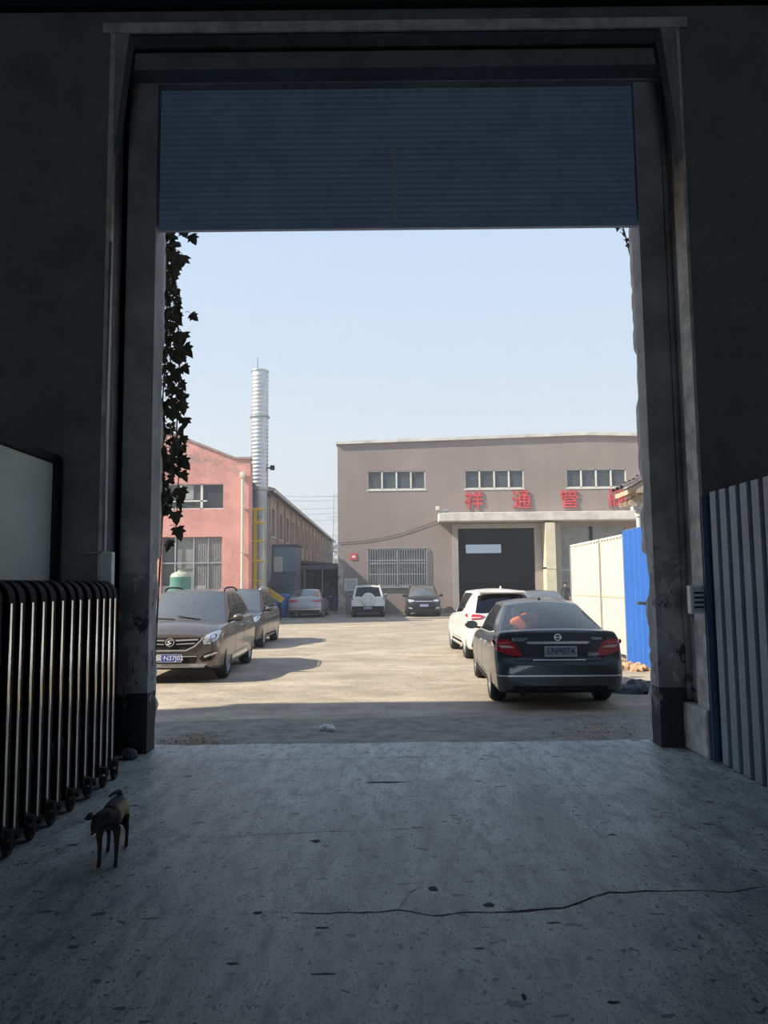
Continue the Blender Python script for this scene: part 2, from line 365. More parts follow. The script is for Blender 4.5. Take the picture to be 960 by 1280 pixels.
# roller shutter, half lowered
sh = empty('roller_shutter', (0, 8.05, 5.6), label='glare-tinted blue-grey slatted roller shutter rolled part way down in the gateway head', cat='roller shutter')
bm = bmesh.new(); z = 5.60; prof = []
n_ = 24; hgt = (7.2-5.6)/n_
for i in range(n_):
    for k in range(5): prof.append((-.006*math.sin(PI*k/5), i*hgt + hgt*k/5))
prof.append((0, n_*hgt)); L = []
for y, z_ in prof: L.append((bm.verts.new((-2.46, y, z_)), bm.verts.new((2.84, y, z_)), bm.verts.new((-2.46, y+.02, z_)), bm.verts.new((2.84, y+.02, z_))))
for a, b in zip(L, L[1:]):
    bm.faces.new((a[0], a[1], b[1], b[0])); bm.faces.new((a[2], b[2], b[3], a[3]))
obj('slat_curtain', bm, m_shut, sh)
bm = bmesh.new(); box(bm, -2.46, 2.84, -.03, .03, -.07, 0, bev=.006); obj('bottom_rail', bm, m_shut, sh)
bm = bmesh.new(); box(bm, .14, .17, -.035, -.01, 0, .9); obj('pull_strap', bm, m_dull, sh)

# switch boxes on the near wall
def wallbox(x, z, w_, h, label):
    r = empty('electrical_box', (x, 7.45, z), label=label, cat='electrical box')
    bm = bmesh.new(); box(bm, -w_/2, w_/2, -.09, -.005, -h/2, h/2, bev=.006); obj('enclosure', bm, m_white, r)
    bm = bmesh.new(); box(bm, -w_/2+.015, w_/2-.015, -.10, -.092, -h/2+.02, h/2-.02, bev=.003); obj('cover', bm, m_dull, r)
    return r
wallbox(-2.66, 1.85, .10, .33, 'tall grey switch box beside the folded gate on the left pier')
r = wallbox(2.985, 1.5, .15, .27, 'small pale metal box with a louvred face on the right pier')
for k in range(4):
    bm = bmesh.new(); box(bm, -.045, .045, -.108, -.100, -.08+k*.045, -.06+k*.045); obj('louvre', bm, m_dark, r)
bm = bmesh.new(); tube(bm, [(0, 0, 0), (0, 0, 3.1)], .014); tube(bm, [(0, 0, 0), (-.2, 0, -.03)], .010)
tag(obj('conduit_pipe', bm, m_dull, smooth=True, loc=(-2.71, 7.405, 2.02)), 'thin grey conduit pipe climbing from the switch box on the left pier', 'conduit')
bm = bmesh.new(); box(bm, 0, .12, -.05, .0, 0, .035, M=Matrix.Rotation(.1, 4, 'Y'))
tag(obj('paper_tag', bm, m_white, loc=(2.735, 8.41, 1.43)), 'scrap of white paper stuck to the chipped right gateway edge', 'tag')

# ------------------------------------------------------------------ pale partition panel, left
r = empty('partition_panel', (-3.15, 6.0, 0), label='large off-white panel with a dark frame behind the folding gate', cat='panel')
bm = bmesh.new(); box(bm, -.06, 0, -2.2, 1.25, .05, 2.86, bev=.01); obj('board', bm, mat('off_white_board', (.50, .52, .48), .6, var=.1, scale=1.5), r)
bm = bmesh.new(); box(bm, -.08, .03, 1.25, 1.36, 0, 2.95, bev=.02); box(bm, -.08, .03, -2.2, 1.25, 2.86, 2.95, bev=.02); box(bm, -.08, .03, -2.2, 1.25, 0, .05); obj('frame', bm, m_dark, r)

# ------------------------------------------------------------------ retractable arch gate, folded, left
gt = empty('retractable_gate', (-2.42, 5.0, 0), label='folded retractable gate of black arched frames with chrome strips on castors', cat='gate')
ys = [4.99, 5.14, 5.30, 5.46, 5.62, 5.79, 5.96, 6.13, 6.30, 6.48, 6.64, 6.78, 6.90]
ys = [4.30, 4.48, 4.65, 4.82] + ys
def arch_pts(off, zt, x_in=0., x_out=-.52, r_=.12):
    P = [(x_in, 0, .09)]
    for k in range(9):
        a = PI/2*k/8; P.append((x_in-r_+r_*math.cos(a), 0, zt-r_+r_*math.sin(a)))
    for k in range(9):
        a = PI/2+PI/2*k/8; P.append((x_out+r_+r_*math.cos(a), 0, zt-r_+r_*math.sin(a)))
    P.append((x_out, 0, .09)); return P
bm = bmesh.new()
P = arch_pts(0, 1.72); d = .034                    # rectangular arch section
L = []
for i, p in enumerate(P):
    a = Vector(P[max(i-1, 0)]); b = Vector(P[min(i+1, len(P)-1)]); t = (b-a).normalized(); nn = Vector((t.z, 0, -t.x)); p = Vector(p)
    L.append([bm.verts.new(p+nn*.013+Vector((0, -d, 0))), bm.verts.new(p+nn*.013+Vector((0, d, 0))), bm.verts.new(p-nn*.022+Vector((0, d, 0))), bm.verts.new(p-nn*.022+Vector((0, -d, 0)))])
for a, b in zip(L, L[1:]):
    for k in range(4): bm.faces.new((a[k], a[(k+1) % 4], b[(k+1) % 4], b[k]))
bm.faces.new(L[0]); bm.faces.new(L[-1][::-1]); bmesh.ops.recalc_face_normals(bm, faces=bm.faces)
arch0 = obj('arch_frame', bm, m_dark, gt, auto=40)
bm = bmesh.new(); box(bm, .012, .020, -.030, -.004, .12, 1.58, bev=.003)
strip0 = obj('chrome_strip', bm, mat('brushed_champagne_steel', (.86, .80, .70), .16, metal=1), arch0, auto=40)
bm = bmesh.new()
for zc in (.35, .95, 1.45):
    box(bm, -.02, .0, -.012, .012, zc-.30, zc+.22, M=Matrix.Translation((0, .07, 0)) @ Matrix.Rotation(.25, 4, 'X'))
    box(bm, -.5, -.48, -.012, .012, zc-.30, zc+.22, M=Matrix.Translation((0, .07, 0)) @ Matrix.Rotation(-.25, 4, 'X'))
for zc in (.25, .7, 1.15, 1.55): box(bm, -.50, -.02, -.01, .01, zc, zc+.03)
lat0 = obj('scissor_bars', bm, m_dark, arch0)
bm = bmesh.new()
for k in range(9): box(bm, -.47+k*.05, -.455+k*.05, -.008, .008, .16, 1.66)
box(bm, -.50, -.02, -.012, .012, .14, .18)
inf0 = obj('infill_rods', bm, m_dark, arch0)
random.seed(3)
for i, y in enumerate(ys):
    a = arch0 if i == 0 else copy_tree(arch0, gt)
    a.location = (0.003*math.sin(i*2.1), y-5.0, 0.0); a.rotation_euler = (0, 0, math.radians(-7 + random.uniform(-.3, .3)))
bm = bmesh.new(); lathe(bm, [(.0, -.02), (.035, -.02), (.045, -.01), (.045, .01), (.035, .02), (0.0, .02)][1:5], 'X', 16); c0 = obj('castor', bm, m_rubber, gt, smooth=False)
bm = bmesh.new(); box(bm, -.03, -.024, -.02, .02, 0, .10); box(bm, .024, .03, -.02, .02, 0, .10); box(bm, -.03, .03, -.03, .03, .07, .12); obj('castor_fork', bm, m_dark, c0)
for i, y in enumerate([4.31, 4.66, 5.0, 5.31, 5.63, 5.97, 6.31, 6.65, 6.91]):
    for xx in (.03, -.5):
        c = c0 if (i == 0 and xx > 0) else copy_tree(c0, gt); c.location = (xx, y-5.0, .045)
bm = bmesh.new(); bmesh.ops.create_icosphere(bm, subdivisions=3, radius=.08)
for v in bm.verts: v.co *= 1+.35*mnoise.noise(v.co*14); v.co.z = max(v.co.z*.7, -.045)
tag(obj('stone', bm, mat('dark_stone', (.06, .06, .065), .9), loc=(-2.52, 7.72, .045)), 'small dark stone at the foot of the left gateway pier', 'stone')

# ------------------------------------------------------------------ corrugated hoarding inside, right
hz = empty('corrugated_hoarding', (3.12, 5.0, 0), label='slate blue corrugated metal hoarding standing inside the right of the gateway', cat='hoarding')
def corr(bm, length, z0, z1, pitch_=.17, dep=.035, slopes=.02, flat=.10):
    "trapezoid sheet running along +Y, ribs towards -X"
    P = []; y = 0
    while y < length:
        for dy, x in ((0, 0), (flat/2, 0), (flat/2+slopes, -dep), (pitch_-flat/2-slopes, -dep), (pitch_-flat/2, 0)):
            if y+dy <= length: P.append((x, y+dy))
        y += pitch_
    f = [[bm.verts.new((x+o, y_, z)) for x, y_ in P] for o in (0, .003) for z in (z0, z1)]
    for i in range(len(P)-1):
        bm.faces.new((f[0][i], f[0][i+1], f[1][i+1], f[1][i])); bm.faces.new((f[2][i], f[3][i], f[3][i+1], f[2][i+1]))
bm = bmesh.new(); corr(bm, 4.14, .01, 2.51, .205, .045, .02, .045); sheet = obj('corrugated_sheet', bm, m_hoard, hz); sheet.location = (0, -1.85, 0)
sheet.rotation_euler = (0, 0, 0)
bm = bmesh.new(); box(bm, .01, .05, -1.8, 2.29, .5, .55); box(bm, .01, .05, -1.8, 2.29, 2.0, 2.05); obj('back_rail', bm, m_dull, hz)
bm = bmesh.new()
for y in (-1.6, .3, 2.2): box(bm, .05, .09, y, y+.05, 0, 2.4)
obj('post', bm, m_dull, hz)
bm = bmesh.new(); prism(bm, [(-.085, .01), (0, .01), (.0, 2.50), (-.085, 2.48)], 2.30, 2.325); obj('end_sheet', bm, mat('deep_blue_sheet', (.03, .07, .14), .6), hz)
# ------------------------------------------------------------------ cars
m_blk = mat('black_trim_plastic', (.012, .012, .013), .7, spec=.25)
m_inner = mat('dark_cabin_trim', (.03, .03, .032), .85)
m_rim = mat('alloy_rim', (.50, .50, .50), .3, metal=.9)
m_cglass = glass('tinted_car_glass', (.20, .23, .24), .80, .03, 1.8, .03)
m_clear = glass('clear_car_glass', (.60, .66, .66), .92, .03, 2.7, .16)
m_dglass = glass('dark_privacy_glass', (.05, .055, .06), .7, .04)
m_lamp = mat('headlamp_lens', (.62, .64, .66), .12, metal=.5, coat=1)
m_redl = mat('red_lamp_lens', (.50, .02, .035), .15, coat=1, spec=.8)
m_amber = mat('pale_lamp_lens', (.80, .55, .50), .2, coat=.6)
m_plblue = mat('blue_plate', (.03, .07, .35), .45)
m_plgrey = mat('worn_plate', (.30, .32, .35), .5)
m_plw = mat('white_plate_paint', (.75, .77, .80), .5)
m_plnavy = mat('navy_plate_paint', (.04, .05, .17), .5)
m_seam = mat('panel_gap', (.008, .008, .009), .9)

def crom(keys, x):
    "Catmull-Rom through rows (x, a, b, ...), monotone x"
    n_ = len(keys)
    if x <= keys[0][0]: return keys[0][1:]
    if x >= keys[-1][0]: return keys[-1][1:]
    i = max(k for k in range(n_-1) if keys[k][0] <= x)
    p1, p2 = keys[i], keys[i+1]; p0 = keys[max(i-1, 0)]; p3 = keys[min(i+2, n_-1)]
    h = p2[0]-p1[0]; t = (x-p1[0])/h; o = []
    for c in range(1, len(p1)):
        def slope(a, b): return (b[c]-a[c])/(b[0]-a[0]) if b[0] != a[0] else 0
        s1, s0, s2 = slope(p1, p2), slope(p0, p1), slope(p2, p3)
        m1 = 0 if s0*s1 <= 0 and i > 0 else (s0+s1)/2 if i > 0 else s1
        m2 = 0 if s1*s2 <= 0 and i < n_-2 else (s1+s2)/2 if i < n_-2 else s1
        lim = 3*abs(s1)
        m1 = max(-lim, min(lim, m1)); m2 = max(-lim, min(lim, m2))
        o.append((2*t**3-3*t*t+1)*p1[c] + (t**3-2*t*t+t)*h*m1 + (-2*t**3+3*t*t)*p2[c] + (t**3-t*t)*h*m2)
    return tuple(o)

def build_car(name, sp, root):
    ST = sp['stations']           # (y, halfw, z_edge, z_centre, z_bottom)
    tum = sp.get('tum', .89)
    ya, yc = sp['a_base'], sp['c_base']
    # --- lower body
    ys = set()
    y0, y1 = ST[0][0], ST[-1][0]
    k = 0
    for i in range(57): ys.add(round(y0+(y1-y0)*i/56, 4))
    for a, b in zip(ST, ST[1:]):
        if b[0]-a[0] < .16: ys.add(round((a[0]+b[0])/2, 4))
        ys.add(round(a[0], 4))
    ys.add(round(y1, 4)); ys.add(round(y0+.012, 4)); ys.add(round(y1-.012, 4))
    ys = sorted(ys); bm = bmesh.new(); rows = []
    for y in ys:
        w_, zt, zc, zb = crom(ST, y); h = zt-zb; sh_ = sp.get('shoulder', .78)
        P = [(0, zb), (.5*w_, zb), (.80*w_, zb), (.93*w_, zb+.02), (.975*w_, zb+.10*h), (.985*w_, zb+.28*h), (.998*w_, zb+.48*h), (1.0*w_, zb+.62*h), (.990*w_, zb+sh_*h), (.965*w_, zb+.90*h), ((tum+.035)*w_, zb+.972*h), (tum*w_, zt), (.78*w_, zt+.35*(zc-zt)), (.6*w_, zt+.62*(zc-zt)), (.35*w_, zt+.88*(zc-zt)), (0, zc)]
        full = [(x, z) for x, z in P] + [(-x, z) for x, z in P[-2:0:-1]]
        rows.append([bm.verts.new((x, y, z)) for x, z in full])
    nn = len(rows[0])
    for ra, rb in zip(rows, rows[1:]):
        for q in range(nn):
            f = bm.faces.new((ra[q], ra[(q+1) % nn], rb[(q+1) % nn], rb[q]))
            c = f.calc_center_median()
            ww = crom(ST, c.y)[0]
            if abs(c.x) < tum*ww*.995 and 11 <= min(q, nn-1-q) and yc+.03 < c.y < ya-.03 and not sp.get('solid'): f.material_index = 1
            if q in (0, 1, 2, nn-1, nn-2, nn-3): f.material_index = 2
    bm.faces.new(rows[0][::-1]); bm.faces.new(rows[-1])
    bmesh.ops.recalc_face_normals(bm, faces=bm.faces)
    body = obj('body', bm, [sp['paint'], m_inner, m_blk], root)
    # --- wheel arches
    R, wb = sp['r'], (sp['rear_ax'], sp['front_ax']); Wh = sp['W']/2
    for ax in wb:
        for s in (-1, 1):
            bm = bmesh.new(); lathe(bm, [(R+sp.get('gap', .055), s*(Wh-.26)), (R+sp.get('gap', .055), s*(Wh+.2))], 'X', 40, Matrix.Translation((0, ax, R)))
            c = obj('cut', bm, m_blk)
            md = body.modifiers.new('b', 'BOOLEAN'); md.object = c; md.operation = 'DIFFERENCE'; md.solver = 'EXACT'; md.material_mode = 'TRANSFER'
            evaluate(body); bpy.data.objects.remove(c)
    for p in body.data.polygons: p.use_smooth = True
    body.data.set_sharp_from_angle(angle=math.radians(28))
    bb = BVHTree.FromPolygons([v.co for v in body.data.vertices], [tuple(p.vertices) for p in body.data.polygons])
    # --- greenhouse from five ruled patches
    yf, zf, yr, zr, xr = sp['roof']; crown = sp.get('crown', .05); arch = sp.get('arch', .03); bowf = sp.get('bowf', .16); bowr = sp.get('bowr', .10); bft = .10; brt = .07
    xrr = sp.get('xr_rear', xr)
    def base(u):
        y = ya+(yc-ya)*u; w_, zt, zc, zb = crom(ST, y); return Vector((tum*w_, y, zt-.012))
    def rail(u): return Vector((xr+(xrr-xr)*u, yf+(yr-yf)*u, zf+(zr-zf)*u+arch*4*u*(1-u)))
    def shield(s, v, end):
        A, T = (base(0), rail(0)) if end == 'f' else (base(1), rail(1)); sg = 1 if end == 'f' else -1
        bo, to = (bowf, bft) if end == 'f' else (bowr, brt)
        q = 1-s*s
        yb = A.y+sg*bo*q; w_, zt, zc, zb = crom(ST, yb); zlid = A.z + (zc-.012 - (zt-.012))*q*.0 + ((crom(ST, yb)[1]-.012)-A.z)*q + (zc-zt)*q
        b_ = Vector((s*A.x, yb, zlid)); t_ = Vector((s*T.x, T.y+sg*to*q, T.z+crown*q))
        p = b_.lerp(t_, v); p.y += sg*.035*math.sin(PI*v)*q; p.z += .02*math.sin(PI*v)*q; return p
    bodyv = bmesh.new(); parts = {'b': bodyv}
    def patchgrid(fn, us, vs, tagf):
        cache = {}
        for i in range(len(us)-1):
            for j in range(len(vs)-1):
                key = tagf((us[i]+us[i+1])/2, (vs[j]+vs[j+1])/2)
                b_ = parts.setdefault(key, bmesh.new())
                q = [fn(us[i], vs[j]), fn(us[i+1], vs[j]), fn(us[i+1], vs[j+1]), fn(us[i], vs[j+1])]
                b_.faces.new([b_.verts.new(v) for v in q])
    def grid(a, b, n_, extra=()):
        return sorted({round(a+(b-a)*i/n_, 5) for i in range(n_+1)} | {round(e, 5) for e in extra})
    fs, rs = sp.get('fglass', (.94, .04, .96)), sp.get('rglass', (.90, .08, .95))
    patchgrid(lambda s, v: shield(s, v, 'f'), grid(-1, 1, 20, (-fs[0], fs[0])), grid(0, 1, 12, fs[1:]), lambda s, v: 'wf' if abs(s) < fs[0] and fs[1] < v < fs[2] else 'b')
    patchgrid(lambda s, v: shield(s, v, 'r'), grid(-1, 1, 20, (-rs[0], rs[0])), grid(0, 1, 12, rs[1:]), lambda s, v: 'wr' if abs(s) < rs[0] and rs[1] < v < rs[2] else 'b')
    def roof(s, t):
        q = 1-s*s; e_ = rail(t); return Vector((s*e_.x, e_.y+q*(bft*(1-t)-brt*t), e_.z+crown*q))
    sr = sp.get('sunroof')
    patchgrid(roof, grid(-1, 1, 20), grid(0, 1, 16), lambda s, t: 'sr' if sr and abs(s) < .7 and sr[0] < t < sr[1] else 'b')
    wins = sp['windows']; wv = sp.get('wv', (.06, .91))
    ex = [e for w_ in wins for e in w_[:2]]
    for side in (1, -1):
        def sidef(u, v, side=side):
            p = base(u).lerp(rail(u), v); win = min(1, 8*u, 8*(1-u)); p.x += .035*math.sin(PI*v)*win; p.x *= side; return p
        def tg(u, v, side=side):
            for k, w_ in enumerate(wins):
                if w_[0] < u < w_[1]:
                    lo = wv[0]; hi = wv[1]
                    if len(w_) > 2: lo = wv[0]+(w_[2])*((u-w_[0])/(w_[1]-w_[0]))**2
                    if lo < v < hi: return 's%d%d' % (side, k)
            if sp.get('bpillar') and any(a[1] <= u <= b[0] for a, b in zip(wins, wins[1:])) and wv[0] < v < wv[1]: return 'bp%d' % side
            return 'b'
        patchgrid(sidef, grid(0, 1, 40, ex), grid(0, 1, 20, wv), tg)
    names = {'wf': ('windscreen', sp.get('gf', m_clear)), 'wr': ('rear_window', sp.get('gr', m_cglass)), 'sr': ('sunroof', m_dglass), 'bp1': ('door_pillar', m_blk), 'bp-1': ('door_pillar', m_blk)}
    for key, b_ in parts.items():
        bmesh.ops.remove_doubles(b_, verts=b_.verts, dist=.0008)
        bmesh.ops.recalc_face_normals(b_, faces=b_.faces)
        nm, mt = names.get(key, ('side_window', sp.get('gs', m_cglass)))
        if key == 'b': nm, mt = 'cabin_shell', sp.get('shellmat', sp['paint'])
        o = obj(nm, b_, mt, root, auto=50)
        if key == 'b':
            md = o.modifiers.new('s', 'SOLIDIFY'); md.thickness = .02; md.offset = -1; evaluate(o)
            for p in o.data.polygons: p.use_smooth = True
            o.data.set_sharp_from_angle(angle=math.radians(50))
            bb2 = BVHTree.FromPolygons([v.co for v in o.data.vertices], [tuple(p.vertices) for p in o.data.polygons])
    # --- wheels
    for ax in wb:
        for s in (-1, 1):
            M = Matrix.Translation((s*(Wh-.025), ax, R)); tw = sp.get('tw', .21); rr = R*.66
            bm = bmesh.new()
            lathe(bm, [(rr, 0), (rr+.02, .005), (R-.035, .008), (R-.012, -.015), (R, -.04), (R, -tw+.04), (R-.012, -tw+.015), (R-.035, -tw-.008), (rr, -tw)], 'X', 36, Matrix.Translation((0, ax, R)) @ Matrix.Identity(4) if False else M @ Matrix.Scale(s, 4, (1, 0, 0)) if s < 0 else M, close=True)
            t_ = obj('wheel', bm, m_rubber, root, auto=40)
            bm = bmesh.new()
            Ms = M @ (Matrix.Scale(-1, 4, (1, 0, 0)) if s < 0 else Matrix.Identity(4))
            lathe(bm, [(rr+.002, -.16), (rr+.002, -.004), (rr-.012, -.002), (rr-.018, -.02), (rr-.018, -.16)], 'X', 36, Ms, close=True)
            lathe(bm, [(.055, -.05), (.06, -.02), (.045, -.008)], 'X', 20, Ms)
            ns = sp.get('spokes', 5)
            for q in range(ns):
                a = 2*PI*q/ns+.3
                for dd in sp.get('pair', (0,)):
                    Q = Ms @ Matrix.Rotation(a+dd, 4, 'X'); wd = sp.get('sw', .024)
                    v = [(-.035, -wd*.7, .04), (-.035, wd*.7, .04), (-.045, wd, rr-.014), (-.045, -wd, rr-.014), (-.010, -wd*.6, .04), (-.010, wd*.6, .04), (-.018, wd*.85, rr-.014), (-.018, -wd*.85, rr-.014)]
                    vs = [bm.verts.new(Q @ Vector(p)) for p in v]
                    for f in ((0, 1, 2, 3), (4, 7, 6, 5), (0, 4, 5, 1), (1, 5, 6, 2), (2, 6, 7, 3), (3, 7, 4, 0)): bm.faces.new([vs[i] for i in f])
            bmesh.ops.recalc_face_normals(bm, faces=bm.faces)
            obj('rim', bm, sp.get('rim', m_rim), t_, auto=35)
            bm = bmesh.new(); lathe(bm, [(rr-.02, -.12), (rr-.02, -.10), (.03, -.095)], 'X', 24, Ms); obj('brake_disc', bm, mat('brake_steel', (.10, .10, .10), .5, metal=.7), t_, auto=35)
    # --- projected patches
    def decal(nm, poly, face, m, off=.006, th=.012, parent=None, label=None, mirror=False, bvh=None, grid_=.05, smooth_=True):
        out = []
        for mir in ((False, True) if mirror else (False,)):
            pl = [(-a, b) for a, b in poly] if (mir and face in ('front', 'rear')) else list(poly)
            fc = face
            if mir and face == 'right': fc = 'left'
            bm = bmesh.new()
            if fc in ('front', 'rear'): mk = lambda a, b: Vector((a, 0, b)); D = Vector((0, -1, 0)) if fc == 'front' else Vector((0, 1, 0))
            elif fc in ('left', 'right'): mk = lambda a, b: Vector((0, a, b)); D = Vector((1, 0, 0)) if fc == 'left' else Vector((-1, 0, 0))
            else: mk = lambda a, b: Vector((a, b, 0)); D = Vector((0, 0, -1))
            bm.faces.new([bm.verts.new(mk(a, b)) for a, b in pl])
            for _ in range(6):
                es = [e_ for e_ in bm.edges if e_.calc_length() > grid_*1.4]
                if not es: break
                bmesh.ops.triangulate(bm, faces=bm.faces); es = [e_ for e_ in bm.edges if e_.calc_length() > grid_*1.4]
                if es: bmesh.ops.subdivide_edges(bm, edges=es, cuts=1)
            bmesh.ops.triangulate(bm, faces=bm.faces)
            bv = bvh or bb
            for v in bm.verts:
                o_ = v.co - D*6
                h, nrm, _, dist_ = bv.ray_cast(o_, D)
                if h is None:
                    for f_ in (.985, .97, .95, .9):
                        o2 = Vector((o_.x*f_, o_.y, o_.z)) if fc in ('front', 'rear') else Vector((o_.x, o_.y*f_, o_.z)); h, nrm, _, dist_ = bv.ray_cast(o2, D)
                        if h is not None: h = Vector((o_.x, h.y, o_.z)) if fc in ('front', 'rear') else Vector((h.x, o_.y, o_.z)); break
                if h is None: h, nrm, _, dist_ = bv.find_nearest(v.co - D*2); 
                if h is None: h = v.co
                v.co = h - D*off
            bmesh.ops.recalc_face_normals(bm, faces=bm.faces)
            g_ = bmesh.ops.extrude_face_region(bm, geom=bm.faces[:])
            for v in [e_ for e_ in g_['geom'] if isinstance(e_, bmesh.types.BMVert)]: v.co += D*(th+off)
            bmesh.ops.recalc_face_normals(bm, faces=bm.faces)
            o = obj(nm, bm, m, parent or root, auto=35 if smooth_ else None)
            if label: o['label'] = label
            out.append(o)
        return out[0] if len(out) == 1 else out
    api = dict(decal=decal, body=body, bb=bb, bb2=bb2, base=base, rail=rail, shield=shield, roof=roof)
    # --- mirrors
    mp = base(.06)
    for s in (-1, 1):
        bm = bmesh.new(); bmesh.ops.create_icosphere(bm, subdivisions=3, radius=1)
        for v in bm.verts:
            c = v.co; c = Vector((c.x*.115, c.y*(.07 if c.y > 0 else .035), c.z*.075)); v.co = c + Vector((s*(mp.x+.17), mp.y-.02, mp.z+.09))
        bm.normal_update(); mo = obj('side_mirror', bm, sp.get('mirror', sp['paint']), root, smooth=True)
        bm = bmesh.new(); tube(bm, [(s*(mp.x-.03), mp.y-.0, mp.z+.03), (s*(mp.x+.12), mp.y-.01, mp.z+.05)], .018); obj('mirror_arm', bm, m_blk, mo)
        bm = bmesh.new(); P = [(s*(mp.x+.17)+.095*math.cos(a), mp.z+.09+.058*math.sin(a)) for a in [2*PI*k/14 for k in range(14)]]; prism(bm, P, mp.y-.061, mp.y-.052); obj('mirror_glass', bm, mat('mirror_dark_glass', (.03, .04, .04), .15), mo)
    # --- doors: seams, handles, sill, trim
    S_ = sp.get('seams', [])
    zbelt = lambda y: crom(ST, y)[1]-.02
    for y in S_:
        w_, zt, zc, zb = crom(ST, y); zlow = zb+.12
        if any(abs(y-a) < R+.1 for a in wb): zlow = R+.06+math.sqrt(max(0, (R+.09)**2-min(abs(y-a) for a in wb)**2))
        decal('door_gap', [(y-.006, zlow), (y+.006, zlow), (y+.006, zt-.035), (y-.006, zt-.035)], 'right', m_seam, .0015, .002, mirror=True)
    decal('sill_gap', [(wb[0]+R+.08, sp['sill']), (wb[1]-R-.08, sp['sill']), (wb[1]-R-.08, sp['sill']+.012), (wb[0]+R+.08, sp['sill']+.012)], 'right', m_seam, .0015, .002, mirror=True)
    decal('sill_trim', [(wb[0]+R+.08, sp['sill']-.10), (wb[1]-R-.08, sp['sill']-.10), (wb[1]-R-.08, sp['sill']-.04), (wb[0]+R+.08, sp['sill']-.04)], 'right', sp.get('sillmat', m_blk), .006, .01, mirror=True)
    for y in sp.get('handles', []):
        w_, zt, zc, zb = crom(ST, y); z_ = zt-.13
        decal('door_handle', [(y-.09, z_-.012), (y+.09, z_-.012), (y+.09, z_+.014), (y-.09, z_+.014)], 'right', sp.get('handlemat', sp['paint']), .028, .0, mirror=True)
    if sp.get('belttrim'):
        ypts = [ya+(yc-ya)*k/12 for k in range(1, 12)]
        for s in (-1, 1):
            bm = bmesh.new(); tube(bm, [(s*(tum*crom(ST, y)[0]+.006), y, crom(ST, y)[1]+.012) for y in ypts], .011, 6); obj('belt_trim', bm, m_chrome, root, smooth=True)
    if sp.get('rails'):
        for s in (-1, 1):
            P = [rail(t) for t in (.05, .1, .2, .35, .5, .65, .8, .9, .95)]; hts = (.0, .045, .06, .062, .062, .062, .06, .045, .0)
            bm = bmesh.new(); tube(bm, [(s*(p.x-.035), p.y, p.z+h+.012) for p, h in zip(P, hts)], .017, 8); obj('roof_rail', bm, sp['rails'], root, smooth=True)
    # seats
    for s in (-1, 1):
        for y_ in sp.get('seats', ((ya+yc)/2+.15,)):
            zb_ = crom(ST, y_)[1]-.05
            bm = bmesh.new(); box(bm, s*.36-.24, s*.36+.24, y_-.09, y_+.03, zb_-.0, zb_+.24, bev=.04); box(bm, s*.36-.12, s*.36+.12, y_-.11, y_-.03, zb_+.25, zb_+.42, bev=.035); obj('seat', bm, m_inner, root, smooth=True)
    return api

def ring(nm, r0, r1, y0, y1, m, parent, cx, cz, seg=28, sx=1, sz=1):
    bm = bmesh.new(); L = []
    for k in range(seg):
        a = 2*PI*k/seg; c, s = math.cos(a), math.sin(a)
        L.append([bm.verts.new((cx+r*c*sx, y, cz+r*s*sz)) for r, y in ((r0, y0), (r1, y0), (r1, y1), (r0, y1))])
    for k in range(seg):
        a, b = L[k], L[(k+1) % seg]
        for q in range(4): bm.faces.new((a[q], a[(q+1) % 4], b[(q+1) % 4], b[q]))
    bmesh.ops.recalc_face_normals(bm, faces=bm.faces)
    return obj(nm, bm, m, parent, auto=40)
def plate(root, y, cz, m, face, txt=None, tm=None, cx=0, tilt=0):
    "number plate 440 x 140; face 'rear' looks to -Y, 'front' to +Y"
    s = -1 if face == 'rear' else 1
    bm = bmesh.new(); box(bm, cx-.22, cx+.22, y-.006, y+.006, cz-.07, cz+.07, bev=.003); p = obj('number_plate', bm, m, root)
    bm = bmesh.new()
    for a in ((-.218, .218, -.068, -.062), (-.218, .218, .062, .068), (-.218, -.212, -.068, .068), (.212, .218, -.068, .068)): box(bm, cx+a[0], cx+a[1], y+s*.007-.001, y+s*.007+.001, cz+a[2], cz+a[3])
    obj('plate_border', bm, m_plw, p)
    M = Matrix.Translation((cx, y+s*.008, cz)) @ (FACE_CAM if face == 'rear' else Matrix.Rotation(PI, 4, 'Z') @ FACE_CAM)
    if txt: text_mesh('plate_letters', txt, .115, tm or m_plw, p, .001, M, .0012)
    else:
        bm = bmesh.new()                       # the characters are too far off to read: pale smudges
        for k in range(7):
            x = cx-.17+k*.056
            box(bm, x-.015, x+.015, y+s*.008-.001, y+s*.008+.001, cz-.035, cz+.035)
        obj('plate_smudges', bm, m_plw, p)
    return p
def paint(name, col, metal=.4, rough=.32, coat=.55, spec=.5): return mat(name, col, rough, metal, coat=coat, spec=spec)

